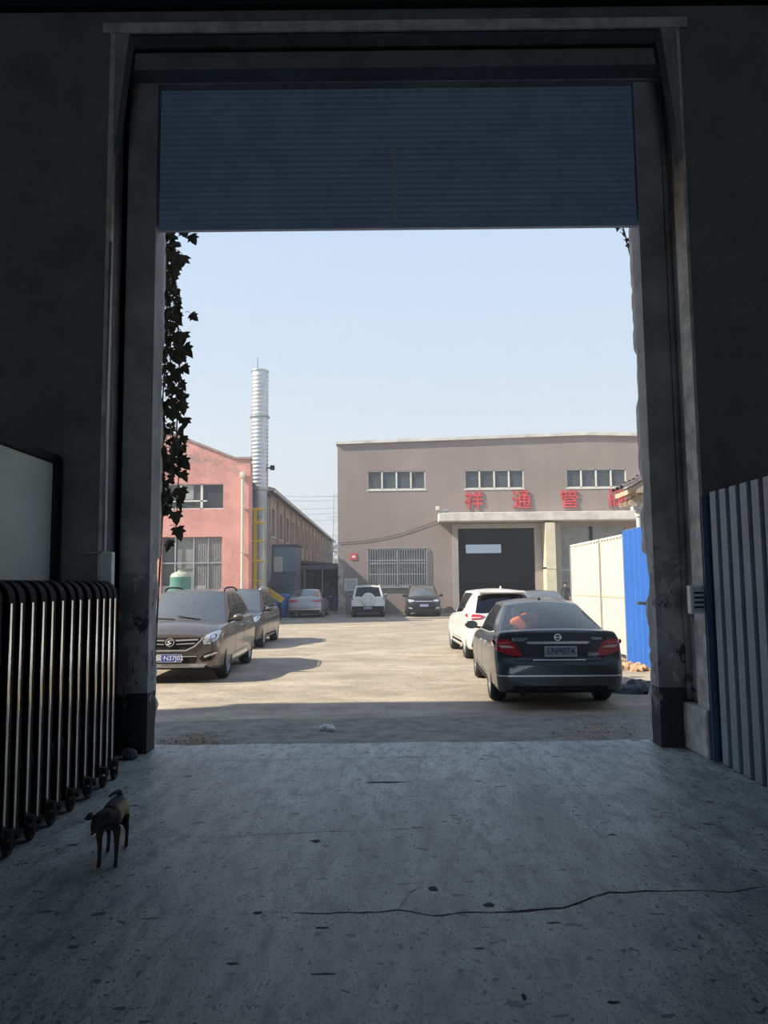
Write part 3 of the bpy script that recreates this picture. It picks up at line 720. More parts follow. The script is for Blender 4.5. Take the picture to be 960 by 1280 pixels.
# ---- G: dark saloon, nearest, rear to us
r = empty('saloon_car', (2.48, 13.05, -.055), math.radians(-2.3), 'dark grey saloon parked nearest the gateway, rear lamps and chrome strip towards us', 'car', 'parked cars')
sp = dict(W=1.795, r=.325, rear_ax=-1.42, front_ax=1.355, paint=paint('graphite_paint', (.062, .072, .074), .35, .30), sill=.36, belttrim=True,
    stations=[(-2.42, .70, .60, .61, .27), (-2.405, .76, .62, .63, .245), (-2.36, .83, .67, .69, .23), (-2.325, .86, .72, .745, .225), (-2.29, .868, .86, .885, .22), (-2.25, .872, 1.005, 1.03, .22), (-2.20, .876, 1.045, 1.075, .22), (-2.0, .885, 1.045, 1.085, .22), (-1.6, .893, 1.01, 1.06, .20), (-1.0, .8975, .965, .99, .18), (0, .8975, .935, .95, .17), (.9, .896, .915, .97, .17), (1.5, .89, .875, .96, .17), (2.0, .86, .79, .86, .17), (2.25, .78, .70, .76, .19), (2.36, .68, .62, .66, .21), (2.42, .58, .52, .53, .25)],
    a_base=1.05, c_base=-1.72, roof=(.18, 1.395, -.88, 1.385, .585), xr_rear=.565, crown=.06, arch=.035, bowf=.20, bowr=.20, windows=[(.07, .43), (.455, .80), (.815, .90, .5)], bpillar=True, seams=(.60, -.42, -1.22), handles=(-.28, -1.02), spokes=10, sw=.016, handlemat=m_chrome, seats=(.0, -1.0), gr=glass('clean_rear_glass', (.84, .88, .88), .9, .03, 1.9, .03), rglass=(.93, .03, .95), gs=m_dglass)
A = build_car('G', sp, r); D = A['decal']
D('boot_gap', [(-.66, .985), (-.60, .655), (-.588, .655), (-.648, .985)], 'rear', m_seam, .002, .002, mirror=True)
D('boot_gap', [(-.60, .655), (.60, .655), (.60, .667), (-.60, .667)], 'rear', m_seam, .002, .002)
D('plate_recess', [(-.40, .70), (.40, .70), (.44, .905), (-.44, .905)], 'rear', mat('recess_shade', (.03, .034, .038), .45), .002, .002)  # flat patch; the recess shade is put into its darker body colour
for s in (-1, 1):
    t_ = D('tail_lamp', [(s*.90, .93), (s*.83, .95), (s*.70, .955), (s*.60, .90), (s*.50, .745), (s*.53, .72), (s*.66, .735), (s*.84, .79), (s*.89, .85)], 'rear', m_redl, .014, .02, grid_=.04)
    D('lamp_stripe', [(s*.82, .875), (s*.66, .865), (s*.60, .835), (s*.78, .835)], 'rear', m_amber, .019, .004, parent=t_)
    D('lamp_stripe', [(s*.83, .905), (s*.69, .915), (s*.65, .900), (s*.82, .892)], 'rear', mat('lamp_pink', (.75, .18, .18), .2, coat=1), .018, .004, parent=t_)
D('chrome_garnish', [(-.40, .885), (-.44, .905), (-.40, .918), (.40, .918), (.44, .905), (.40, .885)], 'rear', m_chrome, .02, .0)
D('chrome_garnish', [(-.36, .668), (.36, .668), (.36, .682), (-.36, .682)], 'rear', m_chrome, .014, .0)
D('bumper_strip', [(-.86, .455), (.86, .455), (.86, .474), (-.86, .474)], 'rear', m_chrome, .012, .0)
D('bumper_insert', [(-.60, .25), (.60, .25), (.66, .33), (-.66, .33)], 'rear', m_blk, .006, .0)
pl = plate(r, -2.385, .790, m_plgrey, 'rear', 'LN9074', m_plnavy, cx=.02)
ring('badge_ring', .036, .048, -2.30, -2.285, m_chrome, r, 0, .975)
bm = bmesh.new(); box(bm, -.055, .055, -2.305, -2.29, .968, .982); obj('badge_bar', bm, m_chrome, r)
text_mesh('badge_letters', '东风日产', .055, m_dull, r, .002, Matrix.Translation((-.53, -2.315, .945)) @ FACE_CAM, .001)
text_mesh('badge_letters', 'TEANA', .045, m_chrome, r, .002, Matrix.Translation((.53, -2.31, .955)) @ FACE_CAM, .001)
text_mesh('badge_letters', '230JM', .06, m_chrome, r, .002, Matrix.Translation((.47, -2.345, .745)) @ FACE_CAM, .001)
for s in (-1, 1): bm = bmesh.new(); tube(bm, [(s*.52, -2.46, .25), (s*.52, -2.2, .25)], .04, 14); obj('exhaust_pipe', bm, m_dark, r, smooth=True)
bm = bmesh.new(); bmesh.ops.create_icosphere(bm, subdivisions=2, radius=.02); [setattr(v, 'co', Vector((v.co.x, v.co.y*3, v.co.z))) for v in bm.verts]; bmesh.ops.translate(bm, verts=bm.verts, vec=(0, -.75, 1.475)); obj('roof_antenna', bm, m_blk, r)
bm = bmesh.new(); bmesh.ops.create_icosphere(bm, subdivisions=3, radius=.15)
for v in bm.verts: v.co = Vector((v.co.x*1.6*(1+.3*mnoise.noise(v.co*9)), v.co.y*.5, v.co.z*.85*(1+.4*mnoise.noise(v.co*12+Vector((3, 0, 0))))))
c_ = obj('cloth', bm, mat('red_orange_cloth', (.95, .10, .05), .8, var=.2, scale=9, var2=(1.0, .42, .10)), None, smooth=True, loc=(2.48-.34, 13.05-1.36, 1.09)); 
tag(c_, 'crumpled red and orange cloth on the parcel shelf of the dark saloon', 'cloth')
bm = bmesh.new()
for x in (-.36, .0, .36): box(bm, x-.12, x+.12, -1.34, -1.25, 1.0, 1.19, bev=.035)
obj('head_restraint', bm, m_inner, r, smooth=True)

# ---- F: white crossover, beyond it
r = empty('crossover_car', (2.67, 19.45, -.055), math.radians(2.0), 'white crossover parked just beyond the dark saloon, black rear window and red tail lamp', 'car', 'parked cars')
sp = dict(W=1.80, r=.345, rear_ax=-1.33, front_ax=1.28, gap=.05, paint=paint('pearl_white_paint', (.78, .765, .70), .0, .35), sill=.42, tum=.88, shellmat=None,
    stations=[(-2.16, .72, .62, .63, .28), (-2.14, .80, .72, .73, .26), (-2.08, .855, .90, .91, .25), (-2.0, .875, 1.04, 1.05, .24), (-1.85, .885, 1.09, 1.10, .23), (-1.3, .90, 1.09, 1.10, .22), (-.6, .90, 1.04, 1.05, .2), (.3, .90, .99, 1.01, .2), (.95, .90, .97, 1.04, .2), (1.5, .89, .93, 1.02, .2), (1.9, .85, .83, .92, .21), (2.06, .77, .74, .80, .23), (2.16, .62, .60, .62, .27)],
    a_base=1.0, c_base=-1.98, roof=(.25, 1.535, -1.35, 1.50, .60), xr_rear=.58, crown=.05, arch=.03, bowf=.20, bowr=.06, windows=[(.07, .40), (.42, .78, .75)], bpillar=True, seams=(.62, -.30), handles=(-.15,), spokes=5, pair=(-.12, .12), sw=.018, gr=m_dglass, gs=m_dglass, rglass=(.92, .02, .86), mirror=m_blk, seats=(.0,))
sp['shellmat'] = sp['paint']
A = build_car('F', sp, r); D = A['decal']
for s in (-1, 1):
    t_ = D('tail_lamp', [(s*.88, 1.00), (s*.85, 1.04), (s*.60, 1.03), (s*.50, .99), (s*.60, .94), (s*.86, .92)], 'rear', m_redl, .02, .02)
    D('lamp_stripe', [(s*.83, .975), (s*.60, .975), (s*.60, .955), (s*.83, .95)], 'rear', m_amber, .025, .004, parent=t_)
    0 and D('lamp_side', [(-2.05, .98), (-1.78, 1.04), (-1.80, .96), (-2.06, .90)], 'right' if s > 0 else 'left', m_redl, .008, .01, parent=t_)
D('lower_cladding', [(-.82, .27), (.82, .27), (.84, .46), (-.84, .46)], 'rear', m_blk, .008, .0)
plate(r, -2.16, .72, m_plblue, 'rear')
bm = bmesh.new(); prism(bm, [(-1.24, 1.60), (-1.36, 1.60), (-1.33, 1.66)], -.015, .015, axis='X'); obj('roof_antenna', bm, sp['paint'], r)
bm = bmesh.new(); P = [(-.56, -1.36, 1.51), (.56, -1.36, 1.51)]; prism(bm, [(-1.30, 1.50), (-1.62, 1.50), (-1.62, 1.525), (-1.30, 1.55)], -.54, .54, axis='X'); obj('roof_spoiler', bm, sp['paint'], r)

# ---- H: grey-green saloon roof glimpsed behind them
r = empty('saloon_car', (5.38, 27.4, -.055), 0, 'grey-green saloon mostly hidden between the white crossover and the cream fence', 'car', 'parked cars')
sp = dict(W=1.76, r=.31, rear_ax=-1.38, front_ax=1.28, paint=paint('grey_green_paint', (.11, .135, .14), .4, .3), sill=.36, belttrim=True,
    stations=[(-2.3, .70, .62, .63, .27), (-2.27, .80, .74, .76, .24), (-2.18, .85, .98, 1.0, .22), (-2.0, .87, 1.02, 1.05, .2), (-1.4, .88, .98, 1.02, .18), (0, .88, .93, .95, .17), (.9, .88, .91, .96, .17), (1.6, .86, .84, .92, .17), (2.1, .78, .70, .76, .19), (2.3, .60, .55, .57, .24)],
    a_base=1.0, c_base=-1.65, roof=(.15, 1.40, -.85, 1.39, .57), crown=.05, windows=[(.07, .43), (.455, .82)], bpillar=True, seams=(.58, -.42, -1.2), handles=(-.28, -1.0), spokes=7, gr=m_clear)
A = build_car('H', sp, r)
A['decal']('tail_lamp', [(.86, .92), (.60, .93), (.56, .78), (.86, .80)], 'rear', m_redl, .012, .01, mirror=True)
plate(r, -2.32, .80, m_plblue, 'rear')

# ---- A: brown-grey SUV, front to us
r = empty('sport_utility_car', (-3.90, 16.15, -.055), PI+math.radians(1.2), 'brown-grey sport utility car parked at left, chrome slatted grille and blue plate towards us', 'car', 'parked cars')
bronze = paint('bronze_grey_paint', (.17, .150, .135), .55, .30)
sp = dict(W=1.81, r=.355, rear_ax=-1.30, front_ax=1.36, gap=.06, paint=bronze, sill=.42, tum=.90, belttrim=True,
    stations=[(-2.24, .72, .62, .63, .30), (-2.2, .82, .84, .85, .28), (-2.1, .87, 1.02, 1.03, .26), (-1.8, .89, 1.08, 1.09, .24), (-1.2, .905, 1.08, 1.09, .22), (0, .905, 1.05, 1.06, .21), (.8, .905, 1.03, 1.07, .21), (1.1, .90, 1.02, 1.09, .21), (1.6, .89, .99, 1.08, .21), (1.9, .87, .94, 1.05, .22), (2.08, .85, .875, .99, .24), (2.16, .82, .85, .94, .25), (2.205, .79, .83, .89, .26), (2.235, .76, .81, .84, .27), (2.25, .70, .70, .71, .30)],
    a_base=1.08, c_base=-1.98, roof=(.42, 1.605, -1.35, 1.58, .64), xr_rear=.62, crown=.045, arch=.035, bowf=.22, bowr=.06, windows=[(.06, .36), (.38, .66), (.68, .90, .25)], bpillar=True, seams=(.66, -.28, -1.05), handles=(-.13, -.95), spokes=5, pair=(-.13, .13), sw=.018, rails=m_dark, sillmat=m_chrome, gf=m_clear, seats=(.15, -.8), handlemat=m_chrome)
A = build_car('A', sp, r); D = A['decal']
g_ = D('grille', [(-.54, .775), (-.52, .815), (.52, .815), (.54, .775), (.42, .66), (.28, .60), (-.28, .60), (-.42, .66)], 'front', m_blk, .006, .0)
for z0_, z1_, w0_, w1_ in ((.752, .778, .10, .50), (.690, .708, .11, .44)):
    D('grille_bar', [(w0_, z0_), (w1_, z0_+.014), (w1_, z1_+.014), (w0_, z1_)], 'front', m_chrome, .020, .0, parent=g_); D('grille_bar', [(-w0_, z0_), (-w1_, z0_+.014), (-w1_, z1_+.014), (-w0_, z1_)], 'front', m_chrome, .020, .0, parent=g_)
D('grille_surround', [(.58, .82), (.60, .81), (.56, .76), (.45, .65), (.29, .575), (-.29, .575), (-.45, .65), (-.56, .76), (-.60, .81), (-.58, .82), (-.53, .76), (-.43, .67), (-.28, .60), (.28, .60), (.43, .67), (.53, .76)], 'front', m_chrome, .022, .0, parent=g_)
ring('badge_ring', .058, .075, 2.255, 2.285, m_chrome, r, 0, .735, sx=1.1)
bm = bmesh.new(); tube(bm, [(-.045, 2.28, .765), (.0, 2.284, .77), (.035, 2.284, .75), (-.03, 2.284, .72), (.0, 2.284, .70), (.045, 2.28, .705)], .009, 6); obj('badge_curve', bm, m_chrome, r, smooth=True)
for s in (-1, 1):
    h_ = D('headlamp', [(s*.58, .76), (s*.64, .86), (s*.76, .91), (s*.86, .945), (s*.885, .91), (s*.86, .83), (s*.80, .76), (s*.70, .70), (s*.60, .69)], 'front', m_lamp, .016, .02)
    D('lamp_projector', [(s*(.76+.048*math.cos(a)), .825+.048*math.sin(a)) for a in [2*PI*k/12 for k in range(12)]], 'front', m_blk, .022, .0, parent=h_, grid_=.3)
    D('lamp_projector', [(s*(.66+.032*math.cos(a)), .77+.032*math.sin(a)) for a in [2*PI*k/12 for k in range(12)]], 'front', m_chrome, .022, .0, parent=h_, grid_=.3)
    f_ = D('fog_recess', [(s*.52, .44), (s*.60, .52), (s*.82, .58), (s*.84, .50), (s*.74, .41), (s*.58, .38)], 'front', m_blk, .004, .0)
    D('fog_trim', [(s*.60, .49), (s*.82, .555), (s*.825, .53), (s*.62, .455)], 'front', m_chrome, .014, .0, parent=f_)
D('lower_grille', [(-.46, .36), (.46, .36), (.50, .50), (-.50, .50)], 'front', m_blk, .004, .0)
D('lower_bar', [(-.48, .475), (.48, .475), (.48, .490), (-.48, .490)], 'front', m_chrome, .012, .0)
D('skid_plate', [(-.60, .285), (.60, .285), (.66, .35), (-.66, .35)], 'front', m_dull, .010, .0)
plate(r, 2.285, .455, m_plblue, 'front', '冀·N37J02')
bm = bmesh.new()
for s in (-1, 1):
    b0 = A['shield'](s*.3-.1, .03, 'f'); b1 = A['shield'](s*.3+.45, .10, 'f'); tube(bm, [b0+Vector((0, .02, .012)), b1+Vector((0, .025, .02))], .009, 6)
obj('wiper', bm, m_blk, r)
D('bonnet_crease', [(.46, 1.1), (.475, 1.1), (.435, 2.0), (.42, 2.0)], 'top', mat('crease_shade', (.14, .125, .11), .35, metal=.5), .003, .0, mirror=True) if False else None

# ---- B: dark hatchback behind it
r = empty('hatchback_car', (-4.30, 23.25, -.055), PI, 'dark grey-brown five-door car parked behind the brown-grey sport utility car', 'car', 'parked cars')
sp = dict(W=1.80, r=.33, rear_ax=-1.32, front_ax=1.32, gap=.055, paint=paint('charcoal_brown_paint', (.075, .07, .068), .45, .30), sill=.40, tum=.89,
    stations=[(-2.15, .72, .62, .63, .28), (-2.1, .83, .86, .87, .26), (-2.0, .87, 1.02, 1.03, .24), (-1.6, .89, 1.06, 1.07, .22), (-.6, .90, 1.03, 1.04, .2), (.6, .90, .99, 1.02, .2), (1.1, .895, .97, 1.05, .2), (1.7, .87, .90, 1.0, .2), (2.0, .80, .80, .88, .22), (2.10, .74, .72, .78, .24), (2.17, .62, .60, .62, .28)],
    a_base=1.15, c_base=-1.85, roof=(.38, 1.58, -1.25, 1.55, .62), crown=.05, bowf=.22, bowr=.05, windows=[(.06, .38), (.40, .70), (.72, .90, .4)], bpillar=True, seams=(.66, -.26, -1.02), handles=(-.12, -.9), spokes=5, pair=(-.12, .12), sw=.018, rails=m_chrome)
A = build_car('B', sp, r); D = A['decal']
D('headlamp', [(.50, .72), (.58, .83), (.82, .90), (.85, .84), (.78, .75), (.62, .69)], 'front', m_lamp, .014, .02, mirror=True)
D('grille', [(-.46, .80), (.46, .80), (.40, .64), (-.40, .64)], 'front', m_blk, .006, .0)
D('grille_bar', [(-.44, .745), (.44, .745), (.44, .765), (-.44, .765)], 'front', m_chrome, .02, .0)
D('lower_grille', [(-.55, .34), (.55, .34), (.6, .50), (-.6, .50)], 'front', m_blk, .006, .0)
plate(r, 2.20, .56, m_plblue, 'front')

# ---- C: silver saloon, rear to us
r = empty('saloon_car', (-4.16, 43.0, -.055), math.radians(-1.5), 'silver saloon parked far back at the left, red tail lamps and blue plate towards us', 'car', 'parked cars')
sp = dict(W=1.83, r=.33, rear_ax=-1.40, front_ax=1.35, paint=paint('silver_beige_paint', (.40, .385, .375), .5, .3), sill=.38, belttrim=True,
    stations=[(-2.42, .72, .60, .61, .27), (-2.39, .82, .70, .71, .24), (-2.32, .875, .88, .90, .22), (-2.22, .89, 1.06, 1.08, .22), (-2.0, .90, 1.07, 1.10, .22), (-1.5, .91, 1.03, 1.06, .2), (0, .915, .96, .98, .18), (1.0, .91, .93, .99, .18), (1.7, .88, .84, .93, .18), (2.2, .78, .70, .76, .2), (2.42, .6, .54, .56, .25)],
    a_base=1.05, c_base=-1.78, roof=(.2, 1.43, -.95, 1.42, .60), crown=.06, bowf=.2, bowr=.2, windows=[(.07, .43), (.455, .80)], bpillar=True, seams=(.6, -.42), handles=(-.28, -1.0), spokes=7, gr=m_clear)
A = build_car('C', sp, r); D = A['decal']
D('tail_lamp', [(.88, .93), (.82, .97), (.50, .93), (.36, .90), (.36, .86), (.55, .83), (.88, .82)], 'rear', m_redl, .014, .01, mirror=True)
D('bumper_strip', [(-.84, .44), (.84, .44), (.84, .47), (-.84, .47)], 'rear', m_chrome, .012, .0)
D('lower_trim', [(-.78, .27), (.78, .27), (.82, .41), (-.82, .41)], 'rear', m_blk, .008, .0)
ring('badge_ring', .05, .065, -2.36, -2.34, m_chrome, r, 0, .90)
plate(r, -2.44, .56, m_plblue, 'rear')

# ---- D: white SUV with a spare wheel on the tailgate
r = empty('sport_utility_car', (-.93, 42.7, -.055), math.radians(1), 'white sport utility car with a round spare wheel cover on its tailgate', 'car', 'parked cars')
sp = dict(W=1.82, r=.35, rear_ax=-1.30, front_ax=1.15, gap=.06, paint=paint('ivory_paint', (.72, .70, .62), .0, .4), sill=.42, tum=.91,
    stations=[(-2.0, .78, .62, .63, .34), (-1.98, .86, .96, .97, .30), (-1.93, .885, 1.07, 1.08, .28), (-1.6, .905, 1.09, 1.10, .26), (0, .91, 1.06, 1.07, .24), (.8, .91, 1.03, 1.07, .24), (1.3, .89, 1.0, 1.08, .24), (1.7, .86, .92, 1.0, .25), (1.9, .76, .78, .82, .28), (2.0, .62, .64, .66, .33)],
    a_base=.95, c_base=-1.93, roof=(.30, 1.63, -1.62, 1.61, .66), xr_rear=.66, crown=.05, bowf=.2, bowr=.03, windows=[(.06, .36), (.38, .66), (.68, .93)], bpillar=True, seams=(.55, -.35), handles=(-.2, -1.0), spokes=5, rails=m_chrome, gr=m_dglass, rglass=(.86, .05, .88), sillmat=m_blk)
A = build_car('D', sp, r); D = A['decal']
bm = bmesh.new(); lathe(bm, [(.0001, -.21), (.20, -.205), (.33, -.19), (.36, -.15), (.36, -.02), (.33, .0)], 'Y', 32, Matrix.Translation((.02, -2.0, .93))); s_ = obj('spare_wheel_cover', bm, mat('spare_cover_white', (.74, .73, .70), .35), r, auto=35)
ring('cover_ring', .20, .215, -2.215, -2.2, m_dull, s_, .02, .93)
D('tail_lamp', [(.87, 1.22), (.80, 1.22), (.79, .92), (.88, .92)], 'rear', m_redl, .012, .01, mirror=True)
D('bumper', [(-.90, .34), (.90, .34), (.90, .58), (-.90, .58)], 'rear', m_blk, .05, .0)
plate(r, -2.06, .50, m_plblue, 'rear')

# ---- E: black SUV, front to us
r = empty('sport_utility_car', (2.04, 42.6, -.055), PI, 'black sport utility car facing us below the barred window of the taupe factory', 'car', 'parked cars')
sp = dict(W=1.85, r=.35, rear_ax=-1.30, front_ax=1.32, gap=.06, paint=paint('black_blue_paint', (.022, .026, .036), .3, .25), sill=.42, tum=.90,
    stations=[(-2.26, .74, .62, .63, .30), (-2.2, .84, .88, .89, .28), (-2.05, .89, 1.05, 1.06, .26), (-1.3, .92, 1.08, 1.09, .24), (0, .925, 1.05, 1.06, .22), (1.0, .915, 1.02, 1.09, .22), (1.6, .90, .98, 1.07, .22), (2.0, .85, .90, .99, .23), (2.16, .80, .80, .88, .25), (2.26, .68, .66, .69, .29)],
    a_base=1.08, c_base=-1.98, roof=(.40, 1.62, -1.35, 1.6, .65), crown=.05, bowf=.22, bowr=.06, windows=[(.06, .36), (.38, .66), (.68, .90, .3)], bpillar=True, seams=(.66, -.28), handles=(-.13, -.95), spokes=5, pair=(-.12, .12), gf=m_clear)
A = build_car('E', sp, r); D = A['decal']
D('headlamp', [(.48, .84), (.50, .88), (.84, .93), (.86, .86), (.78, .79), (.55, .79)], 'front', m_lamp, .014, .02, mirror=True)
g_ = D('grille', [(-.46, .86), (.46, .86), (.42, .70), (-.42, .70)], 'front', m_blk, .006, .0)
D('grille_bar', [(-.46, .80), (.46, .80), (.46, .83), (-.46, .83)], 'front', m_chrome, .018, .0, parent=g_)
D('fog_lamp', [(.60, .48), (.80, .52), (.80, .44), (.62, .42)], 'front', m_lamp, .01, .0, mirror=True)
D('lower_grille', [(-.55, .34), (.55, .34), (.6, .52), (-.6, .52)], 'front', m_blk, .006, .0)
plate(r, 2.30, .60, m_plblue, 'front')
# ------------------------------------------------------------------ taupe factory
def part(name, m, parent, *boxes, bev=0, **k):
    bm = bmesh.new()
    for b in boxes: box(bm, *b, bev=bev)
    return obj(name, bm, m, parent, **k)
FY = 45.0
fb = empty('factory_building', (12.0, FY, -.055), label='long taupe rendered factory building with a white roof coping and red sign characters', cat='building')
X = lambda x: x-12.0
ups = [(-.95, 2.46), (4.80, 8.27), (10.80, 14.32), (16.8, 20.3), (22.8, 26.3)]
hs = [(X(a), X(b), 7.28, 8.40) for a, b in ups] + [(X(-1.0), X(2.49), 1.60, 3.80), (X(4.32), X(8.78), -1, 4.92), (X(10.33), X(14.15), -1, 4.98)]
bm = bmesh.new(); holes(bm, X(-2.72), X(26.7), 0, 9.95, hs, 0, .35); box(bm, X(-2.72), X(-2.4), .35, 45, 0, 9.95); box(bm, X(26.4), X(26.7), .35, 45, 0, 9.95)
prism(bm, [(X(-2.72), 9.95), (X(26.7), 9.95), (X(26.7), 10.02), (X(12), 10.42), (X(-2.72), 10.02)], 0, .35)
obj('wall', bm, m_brown, fb)
bm = bmesh.new(); prism(bm, [(X(-2.80), 10.0), (X(12), 10.40), (X(26.8), 10.0), (X(26.8), 10.17), (X(12), 10.58), (X(-2.80), 10.17)], -.14, .4); box(bm, X(-2.80), X(-2.4), .4, 45, 10.0, 10.17); obj('coping', bm, m_capw, fb)
bm = bmesh.new(); prism(bm, [(X(-2.5), 9.6), (X(12), 10.3), (X(26.5), 9.6), (X(26.5), 9.75), (X(12), 10.45), (X(-2.5), 9.75)], .35, 45); obj('roof', bm, m_roof, fb)
bm = bmesh.new(); box(bm, X(-2.4), X(26.4), 44.7, 45, 0, 9.9); box(bm, X(-2.4), X(26.4), .36, 45, 0, .02); obj('rear_wall', bm, mat('factory_inside', (.10, .11, .12), .9), fb)
for a, b in ups[:3]:
    a, b = X(a), X(b)
    wn = part('window', m_white, fb, (a-.06, b+.06, -.03, .04, 7.20, 7.28), *[(q-.045, q+.045, .04, .10, 7.28, 8.40) for q in [a+(b-a)*k/4 for k in range(5)]], (a, b, .04, .10, 7.28, 7.34), (a, b, .04, .10, 8.34, 8.40))
    for k in range(4): part('pane', m_wglass, wn, (a+(b-a)*k/4+.04, a+(b-a)*(k+1)/4-.04, .11, .12, 7.33, 8.35))
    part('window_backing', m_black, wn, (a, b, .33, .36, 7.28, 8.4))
for a, b in ups[3:]: part('window', m_wglass, fb, (X(a), X(b), .11, .13, 7.28, 8.4))
# barred lower window
a, b = X(-1.0), X(2.49)
wn = part('window', m_dull, fb, (a, b, .10, .16, 1.60, 1.68), (a, b, .10, .16, 3.72, 3.80), (a, a+.08, .1, .16, 1.6, 3.8), (b-.08, b, .1, .16, 1.6, 3.8), ((a+b)/2-.05, (a+b)/2+.05, .1, .16, 1.6, 3.8), (a, b, .1, .16, 2.9, 2.98))
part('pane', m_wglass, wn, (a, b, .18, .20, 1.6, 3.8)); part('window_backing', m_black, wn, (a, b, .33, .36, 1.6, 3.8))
bm = bmesh.new()
for k in range(25): x = a+.02+(b-a-.04)*k/24; tube(bm, [(x, -.10, 1.5), (x, -.10, 3.86)], .016, 6)
for z_ in (1.52, 2.3, 3.1, 3.84): box(bm, a, b, -.115, -.085, z_-.02, z_+.02)
for x in (a, b): box(bm, x-.02, x+.02, -.11, 0, 1.5, 1.54); box(bm, x-.02, x+.02, -.11, 0, 3.82, 3.86)
obj('window_bars', bm, m_dull, wn)
part('window_sill', m_capw, wn, (a-.05, b+.05, -.08, .1, 1.50, 1.58))
# canopy, jambs, gates
part('canopy', m_capw, fb, (X(3.15), X(26.7), -1.1, 0, 5.28, 5.78), bev=.03)
m_jamb = mat('smooth_grey_render', (.36, .325, .30), .85, var=.12, scale=1)
part('door_surround', m_jamb, fb, (X(3.98), X(4.32), -.10, .40, 0, 5.20), (X(8.78), X(9.22), -.10, .40, 0, 5.20), (X(4.32), X(8.78), -.06, .38, 4.92, 5.20), (X(9.80), X(10.33), -.16, .40, 0, 5.22), (X(9.22), X(9.8), -.05, .3, 4.9, 5.22))
part('sliding_door_leaf', mat('cream_door', (.68, .63, .46), .7, var=.1, scale=2), fb, (X(9.24), X(9.80), -1.05, -.10, .05, 5.15), (X(9.24), X(9.80), -1.07, -.10, 2.50, 2.60))
dr = part('door', m_steelgrey, fb, (X(10.33), X(12.05), .12, .18, 0, 4.98), (X(12.25), X(14.15), .12, .18, 0, 4.98))
part('door_frame', m_dark, dr, (X(12.05), X(12.25), .08, .2, 0, 4.98)); part('door_rail', m_dull, dr, (X(10.33), X(14.15), .09, .12, 2.4, 2.5))
part('clerestory_glass', mat('daylit_glass', (.5, .6, .7), .3, emit=(.55, .68, .85, .45)), fb, (X(9.5), X(13.6), 44.6, 44.65, 5.2, 6.2))
bm = bmesh.new(); box(bm, X(4.0), X(9.0), 18, 18.4, 3.4, 3.9); box(bm, X(5.0), X(7.5), 20, 22, 0, 2.2, bev=.1); obj('overhead_crane', bm, mat('dim_machinery', (.13, .15, .17), .7), fb)
bm = bmesh.new(); prism(bm, [(X(-2.72), 0), (X(-2.30), 0), (X(-2.30), .9), (X(-2.42), 1.9), (X(-2.35), 3.2), (X(-2.72), 3.6)], -.015, .0); obj('bare_brick_patch', bm, mat('patchy_brick', (.42, .36, .30), .95, var=.45, scale=3), fb)
for i, (ch, x) in enumerate(zip('祥通管阀', (5.30, 8.10, 10.92, 13.75))):
    o = text_mesh('sign_character', ch, 1.16, m_red, None, .035, FACE_CAM, .008)
    o.location = (x, FY-.06, 6.52-.055)
    tag(o, 'faded red sign character ' + ('first from the left, above the canopy end', 'second from the left, below the middle window', 'third from the left, below the right window', 'furthest right, half behind the tiled eave')[i], 'sign character', 'red sign characters on the factory')
o = part('notice_board', m_red, None, (-.19, .19, -.03, 0, -.19, .19)); o.location = (-1.80, FY-.005, 3.30); tag(o, 'small square red notice on the factory wall above the white sport utility car', 'notice')
part('notice_panel', m_plw, o, (-.10, .10, -.036, -.03, -.07, .05))
o = part('wall_frame', m_capw, None, (-.38, .38, -.12, -.04, -.36, -.27), (-.38, .38, -.12, -.04, .27, .36), (-.38, -.29, -.12, -.04, -.27, .27), (.29, .38, -.12, -.04, -.27, .27)); o.location = (-1.97, FY+.03, 1.66); tag(o, 'white square frame with a grey grille on the wall corner by the white sport utility car', 'frame')
part('grille_panel', m_dull, o, (-.29, .29, -.08, -.035, -.27, .27))
r = empty('floodlight', (3.2, FY-1.0, 5.73), label='small white floodlight bracket on the left end of the canopy', cat='floodlight')
part('lamp_housing', m_white, r, (-.22, .0, -.16, .04, .12, .36), bev=.03); part('bracket', m_dull, r, (-.05, .5, -.03, .03, .0, .06), (-.12, -.06, -.03, .03, .0, .16)); part('spotlight_head', m_dull, r, (.25, .55, -.12, .04, .06, .22), bev=.02)
bm = bmesh.new(); P = []
for k in range(25): t = k/24; P.append((-2.7+6.0*t, FY-.04, 4.1+1.3*t-.5*math.sin(PI*t)*.6))
tube(bm, P, .014, 5); tag(obj('wall_cable', bm, m_dark), 'thin dark cable sagging across the left of the taupe factory wall', 'cable')

# ------------------------------------------------------------------ pink workshop
PYY = 34.0
pb = empty('workshop_building', (-12.5, PYY, -.055), label='faded pink workshop with a stepped gable, tall window and grey sheet gates', cat='building')
X = lambda x: x+12.5
hs = [(X(-10.95), X(-7.16), 5.14, 6.28), (X(-9.87), X(-7.18), -1, 3.90), (X(-17.9), X(-14.2), 5.14, 6.28)]
bm = bmesh.new(); holes(bm, X(-19.05), X(-5.95), 0, 7.35, hs, 0, .35)
prism(bm, [(X(-18.4), 7.35), (X(-6.60), 7.35), (X(-6.60), 7.42), (X(-12.5), 9.75), (X(-18.4), 7.42)], 0, .35)
box(bm, X(-6.3), X(-5.95), .35, .6, 0, 7.2)
obj('wall', bm, m_pink, pb)
bm = bmesh.new(); prism(bm, [(X(-6.62), 7.36), (X(-5.93), 7.36), (X(-5.93), 7.46), (X(-6.62), 7.46), (X(-12.5), 9.86), (X(-18.4), 7.46), (X(-19.1), 7.46), (X(-19.1), 7.36), (X(-18.4), 7.36), (X(-12.5), 9.74)], -.06, .42); obj('coping', bm, mat('grey_pink_coping', (.34, .27, .25), .9, var=.2), pb)
